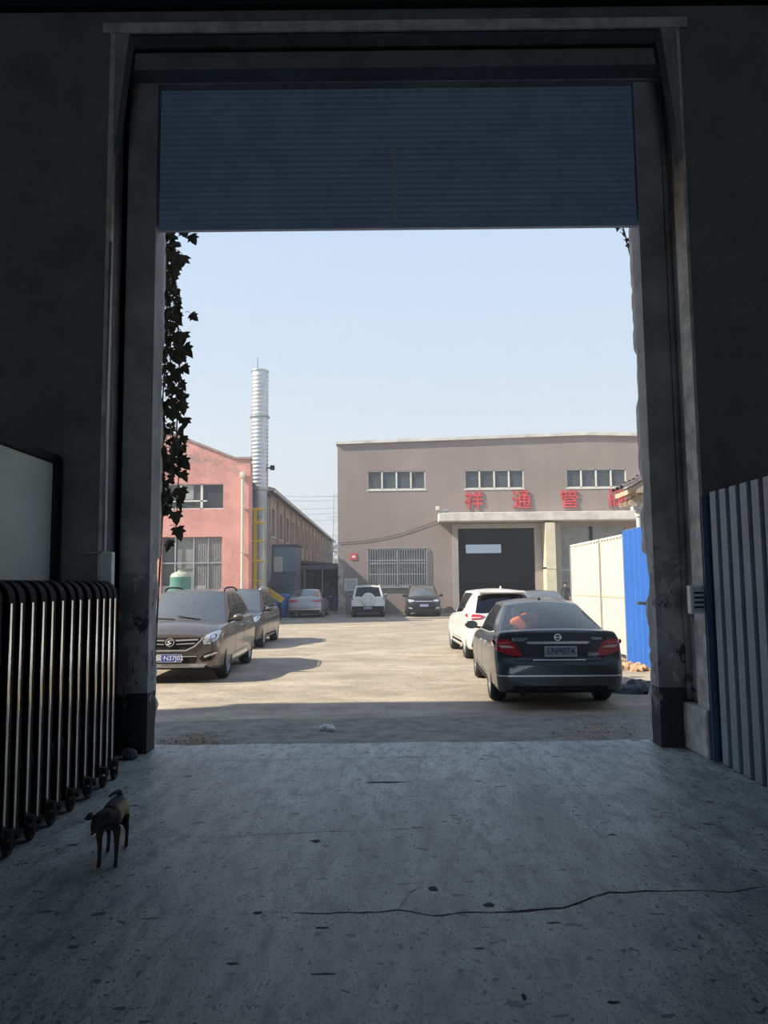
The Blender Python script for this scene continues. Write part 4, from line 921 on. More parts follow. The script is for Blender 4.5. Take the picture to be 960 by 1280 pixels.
bm = bmesh.new(); box(bm, X(-18.9), X(-6.9), .35, 11, 0, 6.3); obj('side_walls', bm, m_slate, pb)
bm = bmesh.new(); prism(bm, [(X(-18.9), 6.9), (X(-6.5), 6.9), (X(-12.5), 9.3)], .35, 11); box(bm, X(-6.95), X(-6.42), .35, 1.4, 5.0, 6.9); obj('roof', bm, mat('dull_blue_grey_cladding', (.17, .18, .21), .85, var=.15), pb)
a, b = X(-10.95), X(-7.16)
wn = part('window', m_white, pb, *[(q-.05, q+.05, .06, .12, 5.14, 6.28) for q in (a+.05, X(-9.05), X(-8.13))], (a, X(-7.9), .06, .12, 5.48, 5.54), (a, b, .06, .10, 5.14, 5.18), (a, b, .06, .10, 6.24, 6.28))
part('pane', m_wglass, wn, (a, X(-9.1), .13, .15, 5.14, 6.28), (X(-9.0), X(-8.2), .13, .15, 5.14, 6.28)); part('dark_pane', mat('dark_pane_glass', (.05, .06, .07), .3), wn, (X(-8.08), b, .13, .15, 5.14, 6.28))
part('roller_blind', mat('grey_blind', (.36, .37, .36), .8, var=.1), wn, (X(-8.95), X(-8.5), .10, .12, 5.58, 6.22))
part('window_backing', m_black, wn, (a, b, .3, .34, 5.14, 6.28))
a, b = X(-9.87), X(-7.18)
dr = part('gate_leaf', mat('ribbed_grey_gate', (.30, .29, .28), .75, var=.15), pb, (X(-8.45), b, .13, .16, 0, 3.9), *[(X(-8.45)+.10*k, X(-8.45)+.10*k+.045, .10, .13, 0, 3.9) for k in range(13)])
part('gate_leaf', m_steelgrey, pb, (X(-9.2), X(-8.5), .18, .21, 0, 3.9)); part('gate_leaf', mat('dark_gate_sheet', (.12, .135, .14), .8), pb, (a, X(-9.2), .22, .25, 0, 3.9))
part('gate_panel', mat('pale_lower_panel', (.36, .40, .38), .8, var=.12), pb, (a, X(-7.9), .09, .11, 0, 1.75)); part('gate_rail', m_dull, pb, (a, b, .06, .09, 2.72, 2.78), (X(-9.3), X(-9.24), .05, .09, 0, 3.9), (X(-8.48), X(-8.42), .05, .09, 0, 3.9), (X(-7.82), X(-7.78), .05, .09, 0, 3.9))
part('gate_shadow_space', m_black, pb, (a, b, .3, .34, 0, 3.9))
bm = bmesh.new(); tube(bm, [(0, 0, 0), (0, 0, 6.55)], .06, 10)
for z_ in (1.2, 3.2, 5.2): box(bm, -.08, .08, -.07, .10, z_, z_+.05)
box(bm, -.10, .10, -.10, .10, 6.5, 6.75, bev=.02)
tag(obj('downpipe', bm, mat('cream_pipe', (.70, .68, .56), .6), loc=(-6.27, PYY-.14, -.055), auto=40), 'cream downpipe on the right corner of the pink workshop', 'pipe')
r = empty('water_tank', (-8.72, 32.9, -.055), label='green plastic water tank with a pale lid beside the pink workshop gates', cat='tank')
bm = bmesh.new(); lathe(bm, [(.40, .0), (.44, .03), *[(.44+.008*math.sin(k*1.3), .1+k*.1) for k in range(20)], (.43, 2.12)], 'Z', 28); obj('tank_body', bm, m_green, r, auto=50)
bm = bmesh.new(); lathe(bm, [(.43, 2.11), (.38, 2.25), (.2, 2.34), (.12, 2.35), (.12, 2.42), (.01, 2.43)], 'Z', 28); obj('tank_lid', bm, mat('pale_lid', (.40, .44, .36), .6), r, auto=50)

# ------------------------------------------------------------------ flue, ladder
r = empty('flue_stack', (-5.92, 36.3, -.055), label='tall ribbed silver metal flue stack rising beside the pink workshop', cat='chimney')
m_gal = mat('bright_galvanised_duct', (.58, .60, .60), .38, metal=.75, var=.12, scale=3)
prof = [(.40, 6.3)]; z_ = 6.3
while z_ < 11.8:
    prof += [(.405, z_+.02), (.424, z_+.07), (.424, z_+.10), (.405, z_+.14)]; z_ += .185
prof += [(.41, 11.95), (.44, 11.98), (.44, 12.05), (.41, 12.06), (.38, 12.05), (.38, 11.7)]
bm = bmesh.new(); lathe(bm, prof, 'Z', 36); obj('ribbed_duct', bm, m_gal, r, auto=40)
bm = bmesh.new(); lathe(bm, [(.37, 0), (.37, 6.2), (.42, 6.22), (.42, 6.34), (.37, 6.35)], 'Z', 36); lathe(bm, [(.375, 5.0), (.40, 5.0), (.40, 5.06), (.375, 5.06)], 'Z', 36); lathe(bm, [(.375, 2.5), (.40, 2.5), (.40, 2.56), (.375, 2.56)], 'Z', 36); obj('plain_duct', bm, mat('plain_duct', (.40, .42, .42), .5, metal=.55, var=.2, scale=2), r, auto=40)
bm = bmesh.new(); lathe(bm, [(.41, 9.72), (.47, 9.74), (.47, 9.80), (.41, 9.82)], 'Z', 36); obj('joint_flange', bm, m_dull, r, auto=40)
bm = bmesh.new(); tube(bm, [(-.05, -.39, 11.9), (-.05, -.39, 12.6)], .014, 6); obj('lightning_rod', bm, m_dark, r)
bm = bmesh.new(); box(bm, .38, .62, -.04, .04, 7.28, 7.34); box(bm, .52, .72, -.14, .06, 7.2, 7.42, bev=.02); obj('camera_bracket', bm, m_dark, r)
r = empty('access_ladder', (-5.9, 35.35, -.055), label='yellow steel access ladder with hoops in front of the silver flue', cat='ladder')
bm = bmesh.new(); box(bm, -.13, .02, -.05, .05, 0, 5.25); obj('stile', bm, m_yel, r)
bm = bmesh.new(); box(bm, .30, .34, -.03, .03, 0, 5.25); obj('thin_stile', bm, m_white, r)
bm = bmesh.new()
for k in range(15): tube(bm, [(-.02, 0, .4+k*.34), (.30, 0, .4+k*.34)], .012, 6)
obj('rung', bm, m_dull, r)
for z_ in (.98, 1.95, 2.85, 3.75, 4.60, 5.22):
    bm = bmesh.new(); tube(bm, [(-.36, -.05, z_), (-.36, -.55, z_), (.36, -.55, z_), (.36, -.05, z_)], .03, 6); box(bm, -.38, .42, -.03, .03, z_-.03, z_+.03); obj('hoop', bm, m_yel, r)

# ------------------------------------------------------------------ long brick workshop behind
lb = empty('brick_workshop', (-6.9, 45.5, -.055), label='long two-storey taupe brick workshop running away behind the flue', cat='building')
L_ = 56; hs = []
for k in range(16): hs.append((1.2+k*3.45, 2.9+k*3.45, 4.75, 6.45)); hs.append((1.2+k*3.45, 2.9+k*3.45, 1.4, 3.0))
bm = bmesh.new(); holes(bm, 0, L_, 0, 7.35, hs, -.35, 0, axis='X'); box(bm, -9, -.35, 0, .35, 0, 7.35); box(bm, -9, -.35, L_-.35, L_, 0, 7.35); obj('wall', bm, m_brick, lb)
for k in range(16):
    y = 1.2+k*3.45
    for z0_, z1_ in ((4.75, 6.45), (1.4, 3.0)):
        wn = part('window', m_jamb, lb, (-.2, -.14, y, y+.06, z0_, z1_), (-.2, -.14, y+.82, y+.88, z0_, z1_), (-.2, -.14, y+1.64, y+1.7, z0_, z1_), (-.2, -.14, y, y+1.7, z1_-.55, z1_-.5)); part('pane', m_wglass, wn, (-.24, -.21, y, y+1.7, z0_, z1_))
        if z0_ > 4: part('window_sill', m_capw, wn, (-.02, .06, y-.1, y+1.8, z0_-.12, z0_-.02))
for k in range(16): part('pilaster', m_brick, lb, (0, .12, k*3.45+.35, k*3.45+.75, 0, 7.1))
bm = bmesh.new(); prism(bm, [(.45, 7.3), (.45, 7.45), (-4.6, 8.9), (-9.4, 7.45), (-9.4, 7.3)], -.4, L_+.3); obj('roof', bm, m_roof, lb)
part('gutter', m_dull, lb, (.40, .52, -.4, L_, 7.2, 7.34))

# blue-grey shed, awning, tarpaulin, yellow chute
r = empty('metal_shed', (-6.04, 46.4, -.055), label='blue-grey sheet metal shed with a pale window and dark awning', cat='shed')
part('shed_wall', m_slate, r, (-.72, .72, 0, 2.6, 0, 4.1), bev=.02); part('shed_roof', m_roof, r, (-.78, .78, -.1, 2.7, 4.1, 4.18))
part('shed_window', mat('pale_window', (.55, .54, .48), .6, var=.1), r, (-.62, -.10, -.03, 0, 2.35, 3.45))
bm = bmesh.new(); prism(bm, [(-1.1, 1.75), (0, 2.55), (0, 2.48), (-1.1, 1.68)], -.68, .70, axis='X'); obj('awning', bm, mat('dark_awning_sheet', (.07, .08, .10), .8), r)
bm = bmesh.new()
for v in bmesh.ops.create_cube(bm, size=1)['verts']: v.co = Vector((v.co.x*1.5, v.co.y*1.1, v.co.z*1.25+.625))
bmesh.ops.subdivide_edges(bm, edges=bm.edges[:], cuts=6, use_grid_fill=True)
for v in bm.verts:
    if v.co.z > .1: v.co += Vector((mnoise.noise(v.co*2.1), mnoise.noise(v.co*2.3+Vector((4, 0, 0))), .7*mnoise.noise(v.co*1.7)))*.14; v.co.z -= .12*abs(v.co.x)**2
tag(obj('tarpaulin_pile', bm, m_tarp, loc=(-6.08, 42.6, -.05), smooth=True), 'goods heaped under a blue tarpaulin beside the silver saloon', 'tarpaulin')
r = empty('loading_chute', (-5.25, 38.6, -.055), label='sloping yellow steel chute with a dark round end behind the parked hatchback', cat='chute')
bm = bmesh.new(); M = Matrix.Translation((0, 0, 1.05)) @ Matrix.Rotation(math.radians(33), 4, 'Y'); box(bm, -1.0, .15, -.3, .3, -.13, .15, M=M, bev=.02); box(bm, -1.0, .15, -.34, -.29, .10, .2, M=M); obj('chute_arm', bm, m_yel, r)
bm = bmesh.new(); lathe(bm, [(.15, -.37), (.15, -.30)], 'Y', 20, Matrix.Translation((-.72, 0, 1.50))); obj('pivot_wheel', bm, m_blk, r)
bm = bmesh.new(); box(bm, -.72, -.64, -.2, -.1, 0, 1.5); box(bm, -.72, -.64, .1, .2, 0, 1.5); box(bm, -.05, .05, -.2, .2, 0, .95); obj('support_leg', bm, m_blk, r)
r = empty('steel_cabinet', (-6.42, 35.56, -.055), label='dark violet cabinet tucked between the pink workshop and the ladder', cat='cabinet')
part('cabinet_body', mat('violet_sheet', (.10, .08, .20), .7), r, (-.28, .25, -.25, .25, 0, 2.6), bev=.02); part('cabinet_door', mat('violet_door', (.13, .10, .26), .7), r, (-.24, .21, -.27, -.25, .1, 2.5)); part('cabinet_handle', m_dull, r, (.12, .15, -.30, -.27, 1.2, 1.4))

# open lean-to with clutter
r = empty('lean_to_canopy', (-4.52, 52.0, -.055), label='low dark lean-to roof on posts between the brick workshop and the factory', cat='canopy')
bm = bmesh.new(); prism(bm, [(-2.2, 3.30), (1.75, 2.95), (1.75, 3.10), (-2.2, 3.48)], 0, 12); obj('roof_sheet', bm, mat('slate_fascia', (.13, .14, .16), .8), r)
part('fascia', mat('grey_fascia', (.20, .21, .23), .8), r, (-2.2, 1.75, -.06, 0, 2.78, 3.05))
for x in (-2.1, -.9, .3, 1.6): part('post', m_dull, r, (x-.05, x+.05, .1, .2, 0, 3.0))
part('back_wall', mat('dim_back_wall', (.13, .14, .135), .9, var=.3), r, (-2.2, 1.75, 11.8, 12, 0, 3.1)); part('side_partition', mat('greyish_sheeting', (.20, .21, .19), .8, var=.25), r, (-2.2, -.6, 3.0, 3.1, 0, 2.6))
random.seed(11)
spec = [(-3.55, 51.0, .62, .5, 1.5, (.05, .06, .12), 'dark blue drum stack'), (-3.15, 50.4, .5, .5, .9, (.07, .10, .20), 'blue'), (-4.05, 53.2, .45, .5, 1.9, (.09, .10, .10), 'x'), (-2.95, 51.9, .45, .4, 1.7, (.10, .10, .13), 'y')]
lbls = ['tall navy storage bin under the lean-to, left of the low blue bin', 'low blue storage bin just left of the factory corner', 'tall grey-black storage bin deep under the lean-to', 'slim charcoal storage bin against the factory corner under the lean-to']
for (x, y, w_, d_, h, c, _), lb_ in zip(spec, lbls):
    q = empty('storage_bin', (x, y, -.055), random.uniform(-.3, .3), lb_, 'bin', 'bins under the lean-to')
    mm = mat('bin_%d' % int(x*-100), c, .7, var=.3, scale=4)
    bm = bmesh.new(); vs = box(bm, -w_/2, w_/2, -d_/2, d_/2, .05, h)
    for v in vs[:4]: v.co.x *= .85; v.co.y *= .85
    obj('bin_body', bm, mm, q); part('bin_lid', mm, q, (-w_/2-.02, w_/2+.02, -d_/2-.02, d_/2+.02, h, h+.06), bev=.01)
    bm = bmesh.new(); [lathe(bm, [(.07, -.02), (.07, .02)], 'X', 12, Matrix.Translation((s*w_*.35, -d_*.3, .07))) for s in (-1, 1)]; obj('bin_wheel', bm, m_rubber, q)

# lattice tower, cables, far block
r = empty('lattice_tower', (-5.65, 90, -.055), label='thin pale lattice power tower beyond the brick workshop', cat='tower')
bm = bmesh.new(); H = 12.6
for sx in (-1, 1):
    for sy in (-1, 1): tube(bm, [(sx*.55, sy*.55, 0), (sx*.28, sy*.28, H)], .045, 5)
for k in range(13):
    z0_, z1_ = k*H/13, (k+1)*H/13; a, b = .55-.27*k/13, .55-.27*(k+1)/13
    for s in (-1, 1): tube(bm, [(-a, s*a, z0_), (b, s*b, z1_)], .028, 4); tube(bm, [(a, s*a, z0_), (-b, s*b, z1_)], .028, 4); tube(bm, [(s*a, -a, z0_), (s*b, b, z1_)], .028, 4)
obj('lattice_mast', bm, mat('pale_tower_steel', (.62, .64, .65), .6), r)
bm = bmesh.new()
for z_ in (12.0, 9.6, 5.5): box(bm, -.9, 1.2, -.05, .05, z_, z_+.12)
obj('cross_arm', bm, mat('pale_tower_steel', 0), r)
for i, (z0_, z1_) in enumerate(((12.5, 12.1), (12.0, 11.6), (11.0, 10.7), (10.2, 10.1), (9.6, 9.3), (6.7, 7.6), (6.2, 6.9))):
    bm = bmesh.new(); P = []
    for k in range(31):
        t = k/30; P.append((-22+17.2*t+ (8*t*t if 0 else 0), 82+8*t, z0_+1.2+(z1_-z0_-1.2)*t-1.0*math.sin(PI*t)))
    P += [(-4.8+3.0*k/6, 90+1.5*k/6, z1_-.3*math.sin(PI*k/6)) for k in range(1, 7)]
    tube(bm, P, .022, 4)
    o = obj('overhead_cable', bm, mat('faded_cable', (.33, .34, .36), .8)); tag(o, ('topmost', 'second from the top', 'third from the top', 'fourth from the top', 'fifth from the top', 'lowest', 'second lowest')[i] + ' of the sagging overhead cables running to the lattice tower', 'cable', 'overhead cables')
r = empty('distant_block', (-7.2, 118, -.055), label='pale hazy block far beyond the lattice tower', cat='building')
part('wall', mat('hazy_wall', (.68, .69, .70), .9), r, (-3.2, 3.4, 0, 8, 0, 7.6)); 
for k in range(6):
    for zz_ in (1.5, 4.2): part('window', mat('hazy_window', (.40, .43, .46), .5), r, (-2.8+k*1.05, -2.2+k*1.05, -.02, .02, zz_, zz_+1.5))
part('roof', mat('hazy_roof', (.5, .5, .52), .8), r, (-3.4, 3.6, -.2, 8.2, 7.6, 7.8))

# ------------------------------------------------------------------ right-hand fence, shed eave
for i, (ya_, yb_) in enumerate(((17.06, 18.86), (18.98, 21.85))):
    r = empty('fence_panel', (5.30, ya_, -.055), label=('cream wall panel next to the blue corrugated sheet' if i == 0 else 'cream wall panel furthest along, ending behind the parked cars'), cat='fence', group='cream fence panels')
    l_ = yb_-ya_
    part('panel_board', m_fence, r, (0, .08, 0, l_, .12, 1.38), (0, .08, 0, l_, 1.42, 2.74)); part('mid_rail', mat('cream_rail', (.60, .54, .42), .8), r, (-.012, .06, 0, l_, 1.37, 1.43))
    part('edge_frame', m_jamb, r, (-.02, .12, -.08, 0, 0, 2.70), (-.02, .12, l_, l_+.06, 0, 2.7)); 
    part('top_cap', m_white, r, (-.02, .10, 0, l_, 2.74, 2.78), *[(-.03, -.005, .1+.25*k, .22+.25*k, 2.72, 2.76) for k in range(int(l_/.25))])
r = empty('blue_fence_sheet', (5.28, 15.2, -.055), label='bright blue corrugated sheet at the near end of the cream fence', cat='fence')
bm = bmesh.new(); corr(bm, 1.80, .02, 2.84, .34, .075, .05, .17); o = obj('corrugated_sheet', bm, m_blue, r)
o.rotation_euler = (0, 0, 0)
part('back_rail', m_dull, r, (.01, .05, 0, 1.8, .6, .66), (.01, .05, 0, 1.8, 2.2, 2.26)); part('top_rail', m_dull, r, (.005, .07, -.02, 1.82, 2.78, 2.86)); part('post', m_dull, r, (.05, .11, .1, .16, 0, 2.8), (.05, .11, 1.7, 1.76, 0, 2.8))
r = empty('tiled_lean_to', (5.60, 16.6, -.055), label='small tiled lean-to roof on a white post above the blue sheet', cat='roof')
bm = bmesh.new(); prism(bm, [(-.30, 3.62), (2.2, 5.0), (2.2, 5.1), (-.30, 3.72)], 0, .9); obj('roof_boards', bm, mat('pale_timber', (.55, .42, .30), .85, var=.2), r)
bm = bmesh.new()
ang = math.atan2(1.38, 2.5); M = Matrix.Translation((-.36, 0, 3.74)) @ Matrix.Rotation(-ang, 4, 'Y')
for i in range(9):
    for j in range(3): 
        P = [(.14*math.cos(a), .14*math.sin(a)*.55) for a in [PI*k/5 for k in range(6)]]
        A_ = [bm.verts.new(M @ Vector((i*.32, .10+j*.30+p, q+.03*(1))) ) for p, q in P]; B_ = [bm.verts.new(M @ Vector((i*.32+.36, .10+j*.30+p, q))) for p, q in P]
        for a, b, c, d in zip(A_, A_[1:], B_[1:], B_): bm.faces.new((a, b, c, d))
obj('roof_tiles', bm, mat('dark_roof_tile', (.11, .10, .10), .9, var=.25, scale=6), r)
bm = bmesh.new()
for y in (.1, .45, .78): box(bm, -.28, 2.1, y, y+.08, -.1, 0, M=Matrix.Translation((0, 0, 3.62)) @ Matrix.Rotation(-ang, 4, 'Y'))
obj('rafter', bm, mat('pale_timber', 0), r)
bm = bmesh.new(); tube(bm, [(.02, .3, 0), (.02, .3, 3.66)], .05, 12); box(bm, -.12, .16, .2, .4, 3.30, 3.38); tube(bm, [(.02, .3, 3.16), (.02, .3, 3.28)], .075, 12); tube(bm, [(.02, .3, 3.34), (.16, .3, 3.6)], .03, 8); obj('support_post', bm, m_white, r, auto=40)
part('side_wall', m_jamb, r, (.5, .7, .1, .8, 0, 3.85)); part('beam', mat('pale_timber', 0), r, (-.1, .1, .0, .9, 3.66, 3.74))
# tarp and rubble on the ground
bm = bmesh.new()
for i in range(31):
    for j in range(17): bm.verts.new((-.48+.96*i/30, -.32+.64*j/16, 0))
bm.verts.ensure_lookup_table()
for i in range(30):
    for j in range(16): bm.faces.new([bm.verts[k] for k in (i*17+j, (i+1)*17+j, (i+1)*17+j+1, i*17+j+1)])
for v in bm.verts:
    a = math.hypot(v.co.x/.48, v.co.y/.32); e_ = max(0, 1-a*a*(1+.5*mnoise.noise(v.co*4))); v.co.z = .02+.16*e_**.6*(.65+.9*abs(mnoise.noise(v.co*8+Vector((1, 2, 0))))) if e_ > 0 else -.01
tag(obj('sheet_of_tarpaulin', bm, mat('dark_tarpaulin', (.03, .033, .036), .5, var=.4, scale=8), loc=(3.98, 12.35, -.05), smooth=True), 'crumpled dark tarpaulin on the ground right of the dark saloon', 'tarpaulin')
random.seed(5)
bm = bmesh.new()
for k in range(160):
    s_ = random.uniform(.02, .09); q = bmesh.ops.create_icosphere(bm, subdivisions=1, radius=s_)['verts']; c = Vector((min(5.12, random.gauss(4.95, .14)), random.uniform(15.0, 18.2), -.05+random.uniform(0, .05)))
    for v in q: v.co = c + v.co*(1+random.uniform(-.3, .3))
tag(obj('rubble', bm, mat('orange_rubble', (.46, .30, .18), .95, var=.4, scale=7)), 'orange rubble strewn along the foot of the cream and blue fence', 'rubble', kind='stuff')
bm = bmesh.new()
for k in range(900):
    if k % 2: cx, cy, sx, sy = 2.45, 9.1, .28, .5
    else: cx, cy, sx, sy = -2.15, 8.75, .18, .3
    x, y = random.gauss(cx, sx), random.gauss(cy, sy)
    if y < 8.42: continue
    a = random.uniform(0, 6.3); l_ = random.uniform(.02, .07); h = Vector((math.cos(a)*l_, math.sin(a)*l_, random.uniform(0, .03))); p = Vector((x, y, -.042)); q = Vector((-h.y, h.x, 0)).normalized()*random.uniform(.003, .012)
    bm.faces.new([bm.verts.new(v) for v in (p-q, p+q, p+h+q*.3, p+h-q*.3)])
tag(obj('dry_leaf_litter', bm, mat('straw_litter', (.38, .28, .17), .9, var=.4, scale=10)), 'dry leaf litter gathered at both feet of the gateway', 'leaf litter', kind='stuff')
bm = bmesh.new(); 
for k in range(7): bmesh.ops.create_icosphere(bm, subdivisions=1, radius=.035, matrix=Matrix.Translation((random.uniform(-.09, .09), random.uniform(-.04, .04), random.uniform(0, .02))))
tag(obj('litter_scrap', bm, mat('white_litter', (.8, .8, .78), .7), loc=(-.72, 9.35, -.03)), 'white scrap of litter on the shaded asphalt beyond the threshold', 'litter')

# ------------------------------------------------------------------ hall's outside face beyond the piers is the same wall; vines hang on it
def leaf(bm, p, size, rz, droop, tilt):
    pts = [(0, 0), (.22, -.06), (.50, .05), (.34, .18), (.52, .42), (.28, .46), (.22, .68), (0, 1.0), (-.22, .68), (-.28, .46), (-.52, .42), (-.34, .18), (-.50, .05), (-.22, -.06)]
    M = Matrix.Translation(p) @ Euler((0, 0, rz)).to_matrix().to_4x4() @ Euler((-PI/2-droop, tilt, 0)).to_matrix().to_4x4()
    vs = [bm.verts.new(M @ Vector((x*size, y*size, .18*size*(abs(x)*1.6+(y-.4)**2)))) for x, y in pts]
    c = bm.verts.new(M @ Vector((0, .4*size, -.04*size)))
    for i in range(len(vs)): bm.faces.new((c, vs[i], vs[(i+1) % len(vs)]))
def vine(name, label, stems, leaves, seed, xr):
    rnd = random.Random(seed); r = empty(name, stems[0][0], label=label, cat='vine'); o = Vector(stems[0][0]); bs = bmesh.new(); bl = bmesh.new()
    for st in stems: tube(bs, [Vector(p)-o for p in st], [.012*(1-.6*i/len(st)) for i in range(len(st))], 5)
    for (x, y, z, s) in leaves:
        p = Vector((x, y, z)); q = Vector((x-rnd.uniform(.03, .10), y+rnd.uniform(-.04, .04), z+rnd.uniform(.02, .08)))
        tube(bs, [q-o, (p+q)/2-o+Vector((0, 0, .02)), p-o], .0035, 4)
        leaf(bl, p-o, s, rnd.uniform(-.7, .7), rnd.uniform(-.5, .6), rnd.uniform(-.9, .35))
    obj('stems', bs, m_stem, r); obj('foliage', bl, m_leaf, r); return r
rnd = random.Random(21)
lv = []
def wprof(z):       # how far the vine reaches into the gateway at each height
    t = (z-2.35)/(5.75-2.35)
    return .10 + .17*math.sin(PI*min(1, max(0, t*1.1)))+.06*mnoise.noise(Vector((z*2.3, 0, 1))) + (.05 if z > 5.3 else 0)
for k in range(400):
    z_ = rnd.uniform(2.45, 5.95); a = rnd.random()**1.5*wprof(z_); lv.append((-2.58+.05+a, 8.46+rnd.uniform(-.03, .22), z_, rnd.uniform(.07, .135) if a > .08 else rnd.uniform(.05, .10)))
for z_, dx, s_ in ((5.66, .33, .15), (5.72, .24, .16), (5.42, .24, .20), (5.30, .20, .12), (4.85, .17, .16), (4.72, .34, .13), (4.5, .25, .2), (4.35, .27, .18), (4.12, .26, .13), (3.85, .22, .14), (3.68, .27, .15), (3.52, .30, .15), (3.4, .22, .14), (3.2, .26, .12), (3.05, .24, .19), (2.9, .26, .14), (2.72, .25, .17), (2.60, .22, .16), (2.45, .20, .17), (2.28, .22, .17), (2.14, .14, .15)):
    lv.append((-2.52+dx, 8.50, z_+.05, s_))
stems = [[(-2.55, 8.44, 0.0), (-2.50, 8.45, 1.0), (-2.47, 8.46, 1.9), (-2.44, 8.47, 2.8), (-2.47, 8.45, 3.7), (-2.43, 8.47, 4.6), (-2.46, 8.46, 5.4), (-2.5, 8.44, 6.3)],
         [(-2.5, 8.46, 6.2), (-2.38, 8.50, 5.6), (-2.36, 8.52, 5.0), (-2.30, 8.52, 4.3), (-2.32, 8.5, 3.4), (-2.29, 8.5, 2.9), (-2.31, 8.5, 2.3)], [(-2.52, 8.44, 5.9), (-2.42, 8.5, 5.1), (-2.40, 8.5, 4.2), (-2.36, 8.5, 3.5), (-2.38, 8.5, 2.9)]]
vine('climbing_vine', 'dark leafy climbing vine hanging down the left edge of the gateway', stems, lv, 4, 0)
vine('vine_sprig', 'small vine sprig poking in at the top right corner of the gateway', [[(2.80, 8.345, 6.0), (2.76, 8.45, 5.75), (2.80, 8.46, 5.6), (2.84, 8.44, 5.35)]], [(2.70+.035*k+rnd.uniform(-.03, .03), 8.46, 5.80-.07*k, rnd.uniform(.05, .08)) for k in range(8)], 6, 0)
vine('vine_sprig', 'tiny vine sprig dangling from the top edge of the gateway, left of centre', [[(-1.30, 8.345, 6.1), (-1.25, 8.43, 5.85), (-1.2, 8.44, 5.78)]], [(-1.36, 8.44, 5.80, .05), (-1.27, 8.44, 5.80, .07), (-1.18, 8.44, 5.81, .06), (-1.13, 8.44, 5.78, .05)], 7, 0)

# ------------------------------------------------------------------ dog
def skin(name, verts, edges, radii, m, parent=None, sub=2, loc=None, root=0):
    me = bpy.data.meshes.new(name); me.from_pydata(verts, edges, []); o = bpy.data.objects.new(name, me); COL.objects.link(o)
    o.modifiers.new('s', 'SKIN'); 
    for i, q in enumerate(me.skin_vertices[0].data):
        rr = radii[i]; q.radius = rr if isinstance(rr, tuple) else (rr, rr); q.use_root = (i == root)
    s_ = o.modifiers.new('u', 'SUBSURF'); s_.levels = sub; s_.render_levels = sub
    evaluate(o); o.data.materials.clear(); o.data.materials.append(m)
    for p in o.data.polygons: p.use_smooth = True
    if parent is not None: o.parent = parent
    if loc: o.location = loc
    return o
m_dog = mat('brindle_coat', (.030, .027, .025), .85, var=.35, scale=12, bump=.4, bscale=60)
n = m_dog.node_tree
tcx = n.nodes.new('ShaderNodeTexCoord'); spx = n.nodes.new('ShaderNodeSeparateXYZ'); n.links.new(tcx.outputs['Object'], spx.inputs[0])
fx = ramp(n, math_(n, 'ADD', spx.outputs['X'], math_(n, 'MULTIPLY', noise_(n, 14, detail=3), .08)), .075, .115)
fy = ramp(n, spx.outputs['Y'], -.10, -.04); fz = ramp(n, spx.outputs['Z'], .20, .27)
mixin(m_dog, math_(n, 'MULTIPLY', math_(n, 'MULTIPLY', fx, fy), fz), (.42, .33, .19))
# local frame: the dog looks to -Y
V = []; Ed = []; Rr = []
def addv(p, r_, link_=None):
    V.append(p); Rr.append(r_); i = len(V)-1
    if link_ is not None: Ed.append((link_, i))
    return i
hip = addv((0, .20, .335), (.062, .068)); bel = addv((0, .08, .325), (.066, .070), hip); che = addv((0, -.06, .295), (.078, .105), bel); sho = addv((0, -.13, .325), (.064, .085), che)
nk = addv((-.02, -.185, .355), .050, sho); hd = addv((-.045, -.232, .345), (.060, .056), nk); sn = addv((-.055, -.290, .308), (.034, .030), hd); ns = addv((-.06, -.325, .288), (.022, .019), sn)
rp_ = addv((0, .265, .345), .045, hip)
t1 = addv((0, .29, .375), .022, rp_); t2 = addv((.0, .262, .405), .017, t1); t3 = addv((-.02, .19, .412), .014, t2); t4 = addv((-.045, .12, .405), .009, t3)
for s in (-1, 1):
    a = addv((s*.055, -.12, .27), .036, sho if False else che); b = addv((s*.058, -.135, .19), .020, a); c = addv((s*.055, -.125, .13), .0165, b); d = addv((s*.055, -.135, .05), .0125, c); f_ = addv((s*.055, -.145, .018), .0165, d); addv((s*.055, -.172, .013), .014, f_)
    dy = .045*s
    a = addv((s*.052, .205, .27), .048, hip); b = addv((s*.058, .165+dy*.5, .205), .030, a); c = addv((s*.056, .245+dy, .125), .0155, b); d = addv((s*.056, .235+dy, .05), .0125, c); f_ = addv((s*.056, .222+dy, .018), .0165, d); addv((s*.056, .195+dy, .013), .014, f_)
dog = empty('dog', (-1.71, 4.93, 0), math.radians(9), 'small dark brindle dog with a tan flank standing on the hall floor by the gate', 'dog')
b_ = skin('body', V, Ed, Rr, m_dog, dog)
zmin = min(v.co.z for v in b_.data.vertices); b_.location.z = -zmin
for s in (-1, 1):
    bm = bmesh.new(); o_ = Vector((-.045+s*.036, -.225, .385-zmin))
    vs = [bm.verts.new(o_+Vector(p)) for p in ((0, .02, -.03), (0, -.025, -.03), (s*.030, -.018, .010), (s*.052, -.035, -.022), (s*.032, -.042, -.032), (s*.018, .012, .006))]
    bm.faces.new((vs[0], vs[1], vs[5])); bm.faces.new((vs[1], vs[4], vs[2], vs[5])); bm.faces.new((vs[4], vs[3], vs[2]))
    o = obj('ear', bm, m_dog, dog, smooth=True); md = o.modifiers.new('s', 'SOLIDIFY'); md.thickness = .006; evaluate(o)
    for p in o.data.polygons: p.use_smooth = True
    bm = bmesh.new(); bmesh.ops.create_icosphere(bm, subdivisions=2, radius=.007, matrix=Matrix.Translation((-.050+s*.028, -.282, .350-zmin))); obj('eye', bm, mat('dark_eye', (.01, .008, .006), .1), dog, smooth=True)
